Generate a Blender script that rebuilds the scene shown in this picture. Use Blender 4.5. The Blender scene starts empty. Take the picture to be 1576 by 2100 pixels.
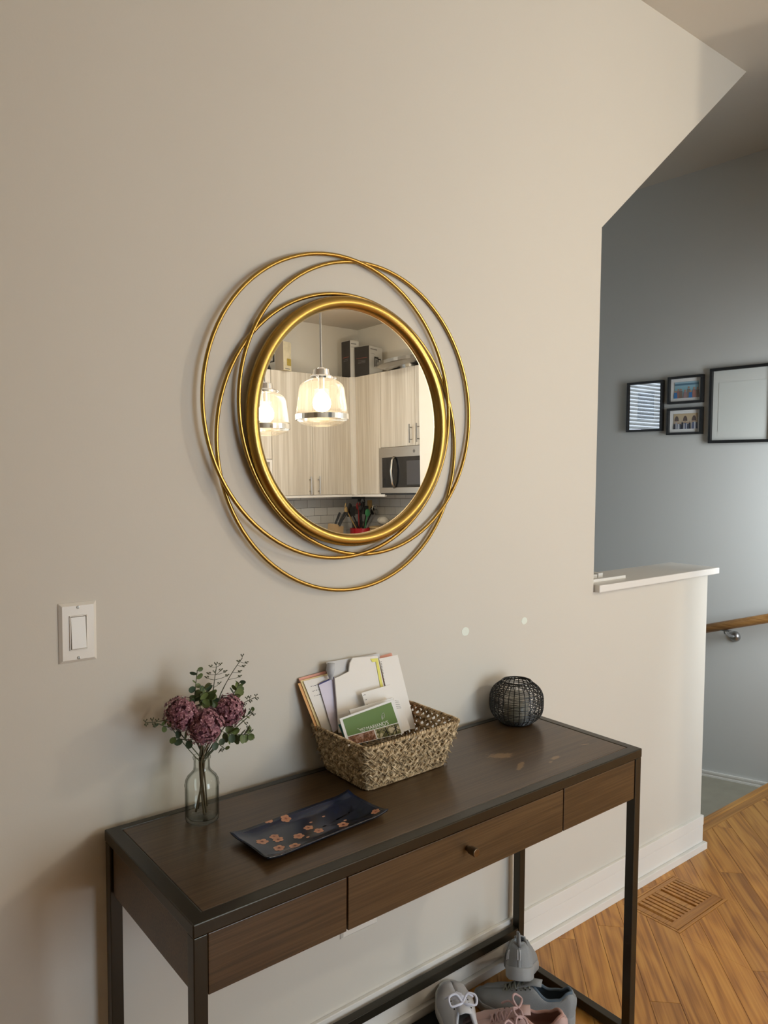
import bpy, bmesh, math, random
from mathutils import Vector, Matrix, noise
random.seed(7)
S = bpy.context.scene
COL = S.collection
PI = math.pi

# ------------------------------------------------------------ camera
CD, CH, YAW, PITCH, ROLL, FPX = 1.49294, 1.47594, 0.67783, 0.057221, 0.0058927, 1571.036
CAMP = Vector((0, -CD, CH))
fw = Vector((math.sin(YAW)*math.cos(PITCH), math.cos(YAW)*math.cos(PITCH), -math.sin(PITCH)))
r0 = Vector((math.cos(YAW), -math.sin(YAW), 0)); u0 = r0.cross(fw)
cr, sr = math.cos(ROLL), math.sin(ROLL)
rt = cr*r0 + sr*u0; up = -sr*r0 + cr*u0
cam = bpy.data.cameras.new('camera'); camo = bpy.data.objects.new('camera', cam); COL.objects.link(camo)
m = Matrix((rt, up, -fw)).transposed().to_4x4(); m.translation = CAMP
camo.matrix_world = m
cam.sensor_fit = 'VERTICAL'; cam.sensor_height = 36; cam.lens = FPX/2100*36
cam.clip_start = 0.02
S.camera = camo

# ------------------------------------------------------------ world, lights, exposure
w = bpy.data.worlds.new('world'); S.world = w; w.use_nodes = True
w.node_tree.nodes['Background'].inputs[0].default_value = (0.75, 0.87, 1.0, 1)
w.node_tree.nodes['Background'].inputs[1].default_value = 4.0
S.view_settings.view_transform = 'Standard'; S.view_settings.look = 'None'
S.view_settings.gamma = 1; S.view_settings.use_curve_mapping = False
S.view_settings.exposure = -0.10

WARM = (1.0, 0.87, 0.71)
DAY = (0.76, 0.89, 1.0)
def area(name, loc, aim, sx, sy, power, col, spread=PI):
    l = bpy.data.lights.new(name, 'AREA'); l.shape = 'RECTANGLE'; l.size = sx; l.size_y = sy
    l.energy = power; l.color = col; l.spread = spread
    o = bpy.data.objects.new(name, l); COL.objects.link(o); o.location = loc
    o.rotation_euler = (Vector(aim)-Vector(loc)).to_track_quat('-Z', 'Y').to_euler()
    return o
def point(name, loc, power, col, rad):
    l = bpy.data.lights.new(name, 'POINT'); l.energy = power; l.color = col; l.shadow_soft_size = rad
    o = bpy.data.objects.new(name, l); COL.objects.link(o); o.location = loc; return o
area('window_daylight', (1.95, -4.5, 1.15), (1.6, 0, 0.5), 1.7, 2.0, 58, DAY)
point('hall_lamp_light', (3.15, -1.9, 2.1), 39, WARM, 0.035)
area('stairwell_fill', (3.14, -0.79, 1.20), (3.78, 0.35, 0.85), 0.36, 1.5, 20, (.86, .94, 1.0), 2.2)  # added fill that brightens the stairwell wall, not a known window
area('kitchen_fill', (2.9, -3.5, 2.97), (3.4, -3.8, 0), 0.5, 0.5, 16, (1.0, 0.90, 0.76))  # added fill out of view, brightens the cabinets in the mirror
BULB_STRENGTH = 150

# ------------------------------------------------------------ geometry helpers
def ray(px, py):
    return fw + (px-788)/FPX*rt - (py-1050)/FPX*up
def at(px, py, n, d):                      # meet the plane n.X = d
    v = ray(px, py); n = Vector(n); return CAMP + v*((d - n.dot(CAMP))/n.dot(v))
def atX(px, py, x): return at(px, py, (1, 0, 0), x)
def atY(px, py, y): return at(px, py, (0, 1, 0), y)
def atZ(px, py, z): return at(px, py, (0, 0, 1), z)

class MB:
    def __init__(s): s.v = []; s.f = []
    def add(s, vs, fs):
        b = len(s.v); s.v += [tuple(v) for v in vs]; s.f += [tuple(i+b for i in f) for f in fs]; return s
    def box(s, x0, x1, y0, y1, z0, z1):
        return s.add([(x0,y0,z0),(x1,y0,z0),(x1,y1,z0),(x0,y1,z0),(x0,y0,z1),(x1,y0,z1),(x1,y1,z1),(x0,y1,z1)],
                     [(0,3,2,1),(4,5,6,7),(0,1,5,4),(1,2,6,5),(2,3,7,6),(3,0,4,7)])
    def prism(s, poly, d):                  # poly: list of Vector, extruded by vector d
        n = len(poly); d = Vector(d); P = [Vector(p) for p in poly]
        nn = Vector()
        for i in range(n): nn += P[i].cross(P[(i+1) % n])
        if nn.dot(d) > 0: P.reverse()
        vs = P + [p+d for p in P]
        fs = [tuple(range(n)), tuple(range(2*n-1, n-1, -1))] + [(i, i+n, (i+1) % n+n, (i+1) % n) for i in range(n)]
        return s.add(vs, fs)
    def tube(s, pts, r, n=8, closed=False, caps=True):
        P = [Vector(p) for p in pts]; N = len(P); b = len(s.v); prev = None
        for i, p in enumerate(P):
            if closed: t = P[(i+1) % N]-P[i-1]
            else: t = P[min(i+1, N-1)]-P[max(i-1, 0)]
            t = t.normalized() if t.length > 1e-9 else Vector((0,0,1))
            if prev is None:
                a = t.orthogonal().normalized()
            else:
                a = prev - t*prev.dot(t)
                a = a.normalized() if a.length > 1e-6 else t.orthogonal().normalized()
            prev = a; c = t.cross(a)
            rr = r[i] if isinstance(r, (list, tuple)) else r
            for k in range(n):
                an = 2*PI*k/n; s.v.append(tuple(p + (a*math.cos(an)+c*math.sin(an))*rr))
        for i in range(N if closed else N-1):
            j = (i+1) % N
            off = 0
            if closed and j == 0:
                best = 1e9; v0 = Vector(s.v[b+i*n])
                for k in range(n):
                    dd = (Vector(s.v[b+k])-v0).length
                    if dd < best: best = dd; off = k
            for k in range(n):
                s.f.append((b+i*n+k, b+i*n+(k+1) % n, b+j*n+(k+1+off) % n, b+j*n+(k+off) % n))
        if caps and not closed:
            s.f.append(tuple(b+k for k in range(n-1, -1, -1))); s.f.append(tuple(b+(N-1)*n+k for k in range(n)))
        return s
    def lathe(s, prof, c=(0,0,0), n=32, closed=False, ax='Z'):
        b = len(s.v); c = Vector(c)
        for r, z in prof:
            for k in range(n):
                an = 2*PI*k/n; x, y = r*math.cos(an), r*math.sin(an)
                v = Vector((x, y, z)) if ax == 'Z' else (Vector((x, -z, y)) if ax == 'Y' else Vector((z, x, y)))
                s.v.append(tuple(c+v))
        m = len(prof)
        for i in range(m if closed else m-1):
            j = (i+1) % m
            for k in range(n):
                s.f.append((b+i*n+k, b+i*n+(k+1) % n, b+j*n+(k+1) % n, b+j*n+k))
        if not closed:
            if prof[0][0] > 1e-5: s.f.append(tuple(b+k for k in range(n-1, -1, -1)))
            if prof[-1][0] > 1e-5: s.f.append(tuple(b+(m-1)*n+k for k in range(n)))
        return s
    def ball(s, c, r, n=8, m=5):
        if not isinstance(r, (tuple, list)): r = (r, r, r)
        b = len(s.v); c = Vector(c)
        s.v.append(tuple(c-Vector((0,0,r[2]))))
        for i in range(1, m):
            a = PI*i/m
            for k in range(n):
                an = 2*PI*k/n
                s.v.append((c.x+r[0]*math.sin(a)*math.cos(an), c.y+r[1]*math.sin(a)*math.sin(an), c.z-r[2]*math.cos(a)))
        s.v.append(tuple(c+Vector((0,0,r[2])))); t = len(s.v)-1
        for k in range(n):
            s.f.append((b, b+1+(k+1) % n, b+1+k)); s.f.append((t, b+1+(m-2)*n+k, b+1+(m-2)*n+(k+1) % n))
        for i in range(m-2):
            for k in range(n):
                s.f.append((b+1+i*n+k, b+1+i*n+(k+1) % n, b+1+(i+1)*n+(k+1) % n, b+1+(i+1)*n+k))
        return s
    def xf(s, M, start=0):
        for i in range(start, len(s.v)): s.v[i] = tuple(M @ Vector(s.v[i]))
        return s
    def mesh(s, name):
        me = bpy.data.meshes.new(name); me.from_pydata(s.v, [], s.f); me.update()
        bm = bmesh.new(); bm.from_mesh(me); bmesh.ops.recalc_face_normals(bm, faces=bm.faces); bm.to_mesh(me); bm.free()
        return me

def link(name, me, mat, parent=None, smooth=False, bevel=0, seg=2, sub=0, solid=0):
    o = bpy.data.objects.new(name, me); COL.objects.link(o)
    if mat is not None and not me.materials: me.materials.append(mat)
    if parent is not None:
        o.parent = parent
        M = Matrix.Identity(4); q = parent
        while q is not None:
            M = q.matrix_basis @ M if q.parent is None else q.matrix_parent_inverse @ q.matrix_basis @ M
            q = q.parent
        o.matrix_parent_inverse = M.inverted()
    if smooth:
        for p in me.polygons: p.use_smooth = True
    if solid:
        k = o.modifiers.new('solid', 'SOLIDIFY'); k.thickness = solid; k.offset = 0
    if bevel:
        k = o.modifiers.new('bevel', 'BEVEL'); k.width = bevel; k.segments = seg; k.limit_method = 'ANGLE'; k.angle_limit = 0.7
        k.harden_normals = False
    if sub:
        k = o.modifiers.new('sub', 'SUBSURF'); k.levels = sub; k.render_levels = sub
    return o
def obj(name, mb, mat, parent=None, **k): return link(name, mb.mesh(name), mat, parent, **k)
def thing(name, label, cat, loc=(0,0,0), group=None):
    o = bpy.data.objects.new(name, None); COL.objects.link(o); o.location = loc; o.empty_display_size = 0.05
    o['label'] = label; o['category'] = cat
    if group: o['group'] = group
    return o
def tag(o, label, cat, group=None):
    o['label'] = label; o['category'] = cat
    if group: o['group'] = group
    return o
def struct(name, mb, mat, parent=None, **k):
    o = obj(name, mb, mat, parent, **k)
    if parent is None: o['kind'] = 'structure'
    return o
def add_box(name, b, mat, parent=None, **k): return obj(name, MB().box(*b), mat, parent, **k)

# ------------------------------------------------------------ materials
def NT(name):
    m = bpy.data.materials.new(name); m.use_nodes = True
    nt = m.node_tree; b = nt.nodes['Principled BSDF']
    def N(t, **kw):
        n = nt.nodes.new(t)
        for k, v in kw.items():
            if k in n.inputs: n.inputs[k].default_value = v
            else: setattr(n, k, v)
        return n
    def L(a, b_): nt.links.new(a, b_)
    return m, nt, b, N, L
def mat(name, col, rough=0.5, metal=0, bump=0, bscale=200, var=0, vscale=8, spec=None, coat=0, emit=None, es=0, sheen=0):
    m, nt, b, N, L = NT(name)
    b.inputs['Base Color'].default_value = (*col, 1); b.inputs['Roughness'].default_value = rough
    b.inputs['Metallic'].default_value = metal
    if spec is not None: b.inputs['Specular IOR Level'].default_value = spec
    if coat: b.inputs['Coat Weight'].default_value = coat; b.inputs['Coat Roughness'].default_value = 0.06
    if sheen: b.inputs['Sheen Weight'].default_value = sheen
    if emit: b.inputs['Emission Color'].default_value = (*emit, 1); b.inputs['Emission Strength'].default_value = es
    tc = N('ShaderNodeTexCoord')
    if var:
        n = N('ShaderNodeTexNoise', Scale=vscale, Detail=4.0); L(tc.outputs['Object'], n.inputs['Vector'])
        mx = N('ShaderNodeMix', data_type='RGBA'); mx.inputs[0].default_value = 0
        mx.inputs[6].default_value = (*[c*(1-var) for c in col], 1); mx.inputs[7].default_value = (*[min(1, c*(1+var)) for c in col], 1)
        L(n.outputs['Fac'], mx.inputs[0]); L(mx.outputs[2], b.inputs['Base Color'])
    if bump:
        n = N('ShaderNodeTexNoise', Scale=bscale, Detail=3.0); L(tc.outputs['Object'], n.inputs['Vector'])
        bp = N('ShaderNodeBump', Strength=bump, Distance=0.002); L(n.outputs['Fac'], bp.inputs['Height']); L(bp.outputs[0], b.inputs['Normal'])
    return m
def woodmat(name, dark, mid, light, rot=(0,0,0), along=0, fine=60, rough=0.4, ring=4.0, coat=0.0, warp=0.6, tint=0.12, long_s=1.0, across=14.0, bump=0.05):
    """grain runs along the local x after `rot`; every object gets its own offset and tone"""
    m, nt, b, N, L = NT(name)
    tc = N('ShaderNodeTexCoord'); mp = N('ShaderNodeMapping'); mp.inputs['Rotation'].default_value = rot
    L(tc.outputs['Object'], mp.inputs['Vector'])
    oi = N('ShaderNodeObjectInfo'); vm = N('ShaderNodeVectorMath', operation='SCALE'); vm.inputs[0].default_value = (13.1, 7.7, 5.3)
    L(oi.outputs['Random'], vm.inputs['Scale'])
    ad = N('ShaderNodeVectorMath', operation='ADD'); L(mp.outputs[0], ad.inputs[0]); L(vm.outputs[0], ad.inputs[1])
    sc = N('ShaderNodeVectorMath', operation='MULTIPLY'); sc.inputs[1].default_value = (long_s, across, across); L(ad.outputs[0], sc.inputs[0])
    n1 = N('ShaderNodeTexNoise', Scale=1.0, Detail=2.0); L(sc.outputs[0], n1.inputs['Vector'])
    ml = N('ShaderNodeMath', operation='MULTIPLY'); ml.inputs[1].default_value = ring*2; L(n1.outputs['Fac'], ml.inputs[0])
    fr = N('ShaderNodeMath', operation='SINE'); m6 = N('ShaderNodeMath', operation='MULTIPLY'); m6.inputs[1].default_value = 6.283
    L(ml.outputs[0], m6.inputs[0]); L(m6.outputs[0], fr.inputs[0])
    s2 = N('ShaderNodeVectorMath', operation='MULTIPLY'); s2.inputs[1].default_value = (fine*0.06, fine*3, fine*3); L(ad.outputs[0], s2.inputs[0])
    n2 = N('ShaderNodeTexNoise', Scale=1.0, Detail=3.0); L(s2.outputs[0], n2.inputs['Vector'])
    a1 = N('ShaderNodeMath', operation='MULTIPLY_ADD'); a1.inputs[1].default_value = 0.17*warp; L(fr.outputs[0], a1.inputs[0]); L(n2.outputs['Fac'], a1.inputs[2])
    rp = N('ShaderNodeValToRGB'); e = rp.color_ramp.elements
    e[0].position = 0.28; e[0].color = (*dark, 1); e[1].position = 0.72; e[1].color = (*light, 1)
    k = rp.color_ramp.elements.new(0.5); k.color = (*mid, 1)
    L(a1.outputs[0], rp.inputs['Fac'])
    hs = N('ShaderNodeHueSaturation'); L(rp.outputs[0], hs.inputs['Color'])
    rv = N('ShaderNodeMapRange'); rv.inputs['To Min'].default_value = 1-tint; rv.inputs['To Max'].default_value = 1+tint
    L(oi.outputs['Random'], rv.inputs['Value']); L(rv.outputs[0], hs.inputs['Value'])
    L(hs.outputs[0], b.inputs['Base Color']); b.inputs['Roughness'].default_value = rough
    if coat: b.inputs['Coat Weight'].default_value = coat; b.inputs['Coat Roughness'].default_value = 0.15
    bp = N('ShaderNodeBump', Strength=bump, Distance=0.001); L(n2.outputs['Fac'], bp.inputs['Height']); L(bp.outputs[0], b.inputs['Normal'])
    m['hs'] = 1
    return m, nt, b, N, L, hs

def glassmat(name, tint=(1,1,1), transp=0.8, transl=0.1, rough=0.02):
    m = bpy.data.materials.new(name); m.use_nodes = True; nt = m.node_tree; nt.nodes.clear()
    out = nt.nodes.new('ShaderNodeOutputMaterial')
    t = nt.nodes.new('ShaderNodeBsdfTransparent'); t.inputs[0].default_value = (*tint, 1)
    tl = nt.nodes.new('ShaderNodeBsdfTranslucent'); tl.inputs[0].default_value = (1, .97, .9, 1)
    g = nt.nodes.new('ShaderNodeBsdfGlossy'); g.inputs['Roughness'].default_value = rough
    f = nt.nodes.new('ShaderNodeLayerWeight'); f.inputs['Blend'].default_value = 0.35
    mr = nt.nodes.new('ShaderNodeMapRange'); mr.inputs['To Min'].default_value = 0.04; mr.inputs['To Max'].default_value = 0.85
    nt.links.new(f.outputs['Facing'], mr.inputs['Value'])
    pw = nt.nodes.new('ShaderNodeMath'); pw.operation = 'POWER'; pw.inputs[1].default_value = 2.5
    nt.links.new(f.outputs['Facing'], pw.inputs[0]); nt.links.new(pw.outputs[0], mr.inputs['Value'])
    a = nt.nodes.new('ShaderNodeMixShader'); a.inputs[0].default_value = transl/(transl+transp)
    nt.links.new(t.outputs[0], a.inputs[1]); nt.links.new(tl.outputs[0], a.inputs[2])
    b = nt.nodes.new('ShaderNodeMixShader'); nt.links.new(mr.outputs[0], b.inputs[0])
    nt.links.new(a.outputs[0], b.inputs[1]); nt.links.new(g.outputs[0], b.inputs[2]); nt.links.new(b.outputs[0], out.inputs[0])
    return m

WALL = mat('wall_paint', (0.66, 0.63, 0.56), 0.62, bump=0.05, bscale=220, var=0.012, vscale=2.5)
CEIL = mat('ceiling_paint', (0.60, 0.56, 0.49), 0.75, bump=0.05)
FARW = mat('stairwell_paint', (0.60, 0.605, 0.58), 0.62, bump=0.04, bscale=220)
TRIM = mat('white_trim_paint', (0.80, 0.78, 0.73), 0.33, bump=0.03, bscale=60)
OAK, *_ = woodmat('oak_plank', (0.31, 0.125, 0.020), (0.47, 0.208, 0.036), (0.57, 0.28, 0.058), rot=(0,0,-PI/4), rough=0.36, ring=3.2, coat=0.10, long_s=1.7, across=9, tint=0.13, bump=0.05, fine=36, warp=.7)
OAKX, *_ = woodmat('oak_straight', (0.33, 0.14, 0.026), (0.46, 0.210, 0.042), (0.54, 0.27, 0.060), rough=0.36, ring=1.5, coat=0.10, long_s=1.0, across=9, tint=0.08)
WAL, wnt, wb, wN, wL, whs = woodmat('walnut_veneer', (0.042, 0.023, 0.009), (0.072, 0.040, 0.016), (0.100, 0.058, 0.024), rough=0.36, ring=1.0, coat=0.12, long_s=2.0, across=9, tint=0.03, fine=90, warp=0.5)
WALT, tnt, tb, tN, tL, ths = woodmat('walnut_top', (0.042, 0.024, 0.010), (0.070, 0.041, 0.017), (0.098, 0.058, 0.026), rough=0.36, ring=1.0, coat=0.2, long_s=2.0, across=8, tint=0.0, fine=90, warp=0.5)
STEEL = mat('dark_bronze_steel', (0.034, 0.029, 0.019), 0.28, metal=0.5, bump=0.03, bscale=300)
BRONZE = mat('bronze_knob', (0.20, 0.16, 0.11), 0.28, metal=1)
GOLD = mat('brushed_gold', (0.43, 0.285, 0.08), 0.27, metal=1, bump=0.10, bscale=500)
MIRROR = mat('mirror_silver', (0.94, 0.95, 0.94), 0.0, metal=1)
BLACK = mat('black_satin', (0.012, 0.012, 0.012), 0.35)
BLACKW = mat('black_wire', (0.016, 0.016, 0.015), 0.4, metal=0.3)
PLATE = mat('switch_plastic', (0.80, 0.77, 0.70), 0.28)
CHROME = mat('chrome', (0.80, 0.80, 0.80), 0.12, metal=1)
NICKEL = mat('brushed_nickel', (0.42, 0.42, 0.42), 0.32, metal=1)
STAINL = mat('stainless', (0.46, 0.45, 0.42), 0.3, metal=1, bump=0.03, bscale=400)
PAPER = mat('white_paper', (0.86, 0.84, 0.80), 0.7, bump=0.05, bscale=40)
CARD = mat('white_card', (0.82, 0.82, 0.80), 0.5)

# scuffs on the table top, each a shape of its own
def scuffs():
    nt, N, L = tnt, tN, tL
    tc = N('ShaderNodeTexCoord'); sep = N('ShaderNodeSeparateXYZ'); L(tc.outputs['Object'], sep.inputs[0])
    nz = N('ShaderNodeTexNoise', Scale=130.0, Detail=5.0, Roughness=0.75)
    mp = N('ShaderNodeMapping'); mp.inputs['Scale'].default_value = (0.35, 1, 1); L(tc.outputs['Object'], mp.inputs[0]); L(mp.outputs[0], nz.inputs['Vector'])
    total = None
    for (cx, cy, rx, ry, rot, thr) in SCUFF:
        def M(op, a, b=None, c=None):
            n = N('ShaderNodeMath', operation=op)
            for i, q in enumerate((a, b, c)):
                if q is None: continue
                if isinstance(q, (int, float)): n.inputs[i].default_value = q
                else: L(q, n.inputs[i])
            return n.outputs[0]
        dx = M('SUBTRACT', sep.outputs[0], cx); dy = M('SUBTRACT', sep.outputs[1], cy)
        c, s = math.cos(rot), math.sin(rot)
        u = M('MULTIPLY_ADD', dx, c/rx, M('MULTIPLY', dy, s/rx)); v = M('MULTIPLY_ADD', dx, -s/ry, M('MULTIPLY', dy, c/ry))
        d = M('SQRT', M('ADD', M('MULTIPLY', u, u), M('MULTIPLY', v, v)))
        k = M('SUBTRACT', M('MULTIPLY_ADD', nz.outputs['Fac'], 1.9, thr), d)
        n = N('ShaderNodeMath', operation='MULTIPLY', use_clamp=True); L(k, n.inputs[0]); n.inputs[1].default_value = 4.0
        total = n.outputs[0] if total is None else M('MAXIMUM', total, n.outputs[0])
    mx = N('ShaderNodeMix', data_type='RGBA'); mx.inputs[7].default_value = (0.30, 0.19, 0.085, 1)
    sc = N('ShaderNodeMath', operation='MULTIPLY'); sc.inputs[1].default_value = 0.6; L(total, sc.inputs[0]); L(sc.outputs[0], mx.inputs[0])
    L(ths.outputs[0], mx.inputs[6]); L(mx.outputs[2], tb.inputs['Base Color'])
ZT = 0.7693
SCUFF = []
for px, py, a_, b_, rot, thr in ((1028, 1549, .045, .022, -0.5, -.15), (1068, 1570, .034, .009, 0.55, -.05), (1140, 1553, .036, .010, 0.1, -.32), (1200, 1526, .018, .0035, -.3, -.1), (1130, 1562, .012, .006, 0, -.25)):
    p = atZ(px, py, ZT); SCUFF.append((p.x, p.y, a_, b_, rot, thr))
scuffs()

# ------------------------------------------------------------ setting
HZ = 3.0; XF = 3.75
YW = 0.155                                   # wall thickness
wl = [(-2.5, 0), (2.797, 0), (2.797, 1.078), (2.0753, 1.078), (2.079, 2.239), (2.972, HZ), (-2.5, HZ)]
struct('wall_front', MB().prism([Vector((x, 0, z)) for x, z in wl], (0, YW, 0)), WALL)
# herringbone-free diagonal planks, laid at 45 degrees
floor = struct('floor', MB().box(-2.5, 4.73, -4.6, 0.115, -0.10, -0.006), OAKX)
def clip(poly, n, d):                         # keep n.p <= d
    out = []
    for i in range(len(poly)):
        a, b = poly[i], poly[(i+1) % len(poly)]
        da, db = n[0]*a[0]+n[1]*a[1]-d, n[0]*b[0]+n[1]*b[1]-d
        if da <= 0: out.append(a)
        if (da < 0) != (db < 0) and abs(da-db) > 1e-12:
            t = da/(da-db); out.append((a[0]+t*(b[0]-a[0]), a[1]+t*(b[1]-a[1])))
    return out
VX0, VX1, VY0, VY1 = 2.222, 2.530, -0.250, -0.043
def cutvent(poly):
    res = []; rest = poly
    for n, d in (((1,0), VX0), ((-1,0), -VX1), ((0,1), VY0), ((0,-1), -VY1)):
        if len(rest) < 3: break
        a = clip(rest, n, d); res.append(a); rest = clip(rest, (-n[0], -n[1]), -d)
    return [p for p in res if len(p) >= 3]
PW = 0.08345
RX0, RX1, RY0, RY1 = 0.6, XF, -1.35, 0.0565
random.seed(11)
for k in range(-20, 40):
    u_a = 1.3287 + k*PW; u_b = u_a + PW
    if u_b < (RX0-RY1)/1.41421 or u_a > (RX1-RY0)/1.41421: continue
    v = -3.2 + random.uniform(0, 0.8)
    while v < 3.0:
        ln = random.uniform(0.45, 1.15); va, vb = v+0.0005, v+ln-0.0005; v += ln
        ua, ub = u_a+0.0005, u_b-0.0005
        q = [((u+w_)/1.41421, (w_-u)/1.41421) for u, w_ in ((ua, va), (ub, va), (ub, vb), (ua, vb))]
        for n, d in (((-1,0), -RX0), ((1,0), RX1), ((0,1), RY1), ((0,-1), -RY0)): q = clip(q, n, d) if len(q) > 2 else q
        if len(q) < 3: continue
        mb = MB()
        for pc in cutvent(q):
            ar = abs(sum(pc[i][0]*pc[(i+1) % len(pc)][1]-pc[(i+1) % len(pc)][0]*pc[i][1] for i in range(len(pc))))/2
            if ar > 1e-5: mb.prism([Vector((x, y, -0.008)) for x, y in pc], (0, 0, 0.008))
        if mb.f: obj('plank', mb, OAK, floor, bevel=0.0004, seg=1)
OAKB = OAKX
obj('border_plank', MB().box(2.80, XF, 0.0575, 0.095, -0.008, 0.0), OAKX, floor, bevel=0.0006, seg=1)
obj('nosing', MB().box(2.80, XF, 0.0962, 0.128, -0.028, 0.001), OAKX, floor, bevel=0.006, seg=3)
# the rest of the setting
struct('ceiling', MB().box(-2.5, 4.73, -4.6, 2.7, HZ, HZ+0.08), CEIL)
struct('wall_left', MB().box(-2.6, -2.5, -4.7, 0.155, -0.1, HZ), WALL)
mbk = MB().box(-2.5, 0.2, -4.7, -4.6, 0, HZ).box(2.9, 4.83, -4.7, -4.6, 0, HZ).box(0.2, 2.9, -4.7, -4.6, 2.25, HZ)
wback = struct('wall_back', mbk, WALL)
win = struct('window_1', MB().box(0.2, 0.27, -4.68, -4.6, 0, 2.25).box(2.83, 2.9, -4.68, -4.6, 0, 2.25).box(0.27, 2.83, -4.68, -4.6, 2.18, 2.25).box(0.27, 2.83, -4.68, -4.6, 0, 0.09).box(1.51, 1.59, -4.68, -4.6, 0.09, 2.18), TRIM)
obj('pane', MB().box(0.27, 2.83, -4.665, -4.66, 0.09, 2.18), glassmat('window_glass', transp=1, transl=0.0001), win)
struct('wall_light_blocker', MB().box(-2.5, 1.22, -3.05, -2.93, 0, HZ), WALL)  # unseen wall added to keep daylight off the front wall's left part
wright = struct('wall_right', MB().box(4.73, 4.83, -4.7, -0.8, -0.1, HZ), WALL)
struct('wall_far', MB().box(XF, XF+0.1, -0.80, 2.7, -0.6, HZ), FARW)
struct('wall_stair_back', MB().box(0.4, 0.60, 2.6, 2.7, -0.6, HZ).box(1.33, XF, 2.6, 2.7, -0.6, HZ).box(0.60, 1.33, 2.6, 2.7, -0.6, 1.15).box(0.60, 1.33, 2.6, 2.7, 2.55, HZ), FARW)
struct('wall_stair_end', MB().box(0.3, 0.4, YW, 2.7, -0.6, HZ), FARW)
struct('wall_stub', MB().box(2.89, 2.95, -0.95, -0.82, 0, HZ).box(3.32, 3.75, -0.95, -0.82, 0, HZ).box(2.95, 3.32, -0.95, -0.82, 0, 0.55).box(2.95, 3.32, -0.95, -0.82, 2.15, HZ), WALL)
struct('window_added', MB().box(2.95, 3.32, -0.90, -0.86, 0.55, 2.15), mat('added_pane', (.7,.75,.8), .5))  # made-up pane closing the stub, put in to go with the stairwell fill
struct('wall_partition', MB().box(4.165, 4.73, -3.105, -2.2, 0, HZ), WALL)
w2 = struct('window_2', MB().box(0.60, 0.64, 2.6, 2.68, 1.15, 2.55).box(1.29, 1.33, 2.6, 2.68, 1.15, 2.55).box(0.64, 1.29, 2.6, 2.68, 1.15, 1.19).box(0.64, 1.29, 2.6, 2.68, 2.51, 2.55), TRIM)
SLAT = mat('blind_slat', (0.85, 0.87, 0.88), 0.4)
bl = thing('window_blind', 'white horizontal slat blind hanging in the stairwell window, seen in the picture glass', 'blind', (0.965, 2.61, 1.19))
z = 1.22; sm = None
while z < 2.49:
    c_, s_ = math.cos(0.75)*0.019, math.sin(0.75)*0.019
    o = obj('slat', MB().prism([Vector((0.645, 2.615-c_, z-s_)), Vector((0.645, 2.615+c_, z+s_)), Vector((0.645, 2.615+c_, z+s_+0.0012)), Vector((0.645, 2.615-c_, z-s_+0.0012))], (0.64, 0, 0)), SLAT, bl) if sm is None else None
    if o is None:
        o = sm.copy(); COL.objects.link(o); o.location = (0, 0, z-z0)
    else: sm = o; z0 = z
    z += 0.034
obj('head_rail', MB().box(0.645, 1.285, 2.59, 2.625, 2.485, 2.51), SLAT, bl)
# half-wall cap, baseboards
cap = struct('trim_1', MB().box(2.081, 2.846, -0.021, 0.185, 1.078, 1.102), TRIM, bevel=0.003)
def baseboard(name, x0, x1, m):
    mb = MB()
    for (yy, z0, z1, e) in ((0.011, 0.096, 0.134, 0.006), (0.009, 0.028, 0.0945, 0.006), (0.022, 0.0, 0.027, 0.018)):
        mb.prism([Vector(p) for p in ((x0, 0, z0), (x0, -yy, z0), (x1+e, -yy, z0), (x1+e, YW, z0), (x1, YW, z0), (x1, 0, z0))], (0, 0, z1-z0))
    o = struct(name, mb, m, bevel=0.0015)
    return o
baseboard('baseboard_front', -2.5, 2.797, TRIM)
CARPET = mat('olive_grey_carpet', (0.34, 0.32, 0.25), 0.95, bump=0.8, bscale=500, var=0.15, vscale=12)
struct('floor_landing', MB().prism([Vector((0.4, .117, -.40)), Vector((0.4, .117, -.062)), Vector((0.4, .85, -.150)), Vector((0.4, 2.6, -.150)), Vector((0.4, 2.6, -.40))], (XF-.4, 0, 0)), CARPET)
sk = [(0.129, -0.039), (2.6, -0.30)]
mb = MB()
for dz0, dz1, dx in ((-0.0, -0.009, 0.012), (-0.009, -0.019, 0.007), (-0.019, -0.030, 0.016)):
    mb.prism([Vector((XF, 0.129, -0.036+dz0)), Vector((XF, 0.85, -0.123+dz0)), Vector((XF, 0.85, -0.123+dz1)), Vector((XF, 0.129, -0.036+dz1))], (-dx, 0, 0))
struct('baseboard_far', mb, TRIM)

# ------------------------------------------------------------ floor register
vt = thing('floor_register', 'oak slatted floor vent set into the planks by the baseboard', 'vent', ((VX0+VX1)/2, (VY0+VY1)/2, 0))
ix0, ix1, iy0, iy1 = 2.257, 2.505, -0.203, -0.069
mb = MB()
for b in ((VX0+.001, VX1-.001, VY0+.001, VY0+.012), (VX0+.001, VX1-.001, VY1-.008, VY1-.001), (VX0+.001, VX0+.010, VY0+.012, VY1-.008), (VX1-.010, VX1-.001, VY0+.012, VY1-.008)):
    mb.box(*b, -0.02, 0.0012)
obj('outer_frame', mb, OAKX, vt, bevel=0.0006, seg=1)
fx0, fx1, fy0, fy1 = VX0+.012, VX1-.012, VY0+.0145, VY1-.010
obj('inner_frame', MB().box(fx0, fx1, fy0, iy0, -.02, .0015).box(fx0, fx1, iy1, fy1, -.02, .0015).box(fx0, ix0, iy0, iy1, -.02, .0015).box(ix1, fx1, iy0, iy1, -.02, .0015), OAKX, vt, bevel=0.0006, seg=1)
xm = (ix0+ix1)/2 + 0.004
obj('cross_bar', MB().box(xm-.011, xm+.013, iy0, iy1, -.02, .0012), OAKX, vt)
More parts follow.
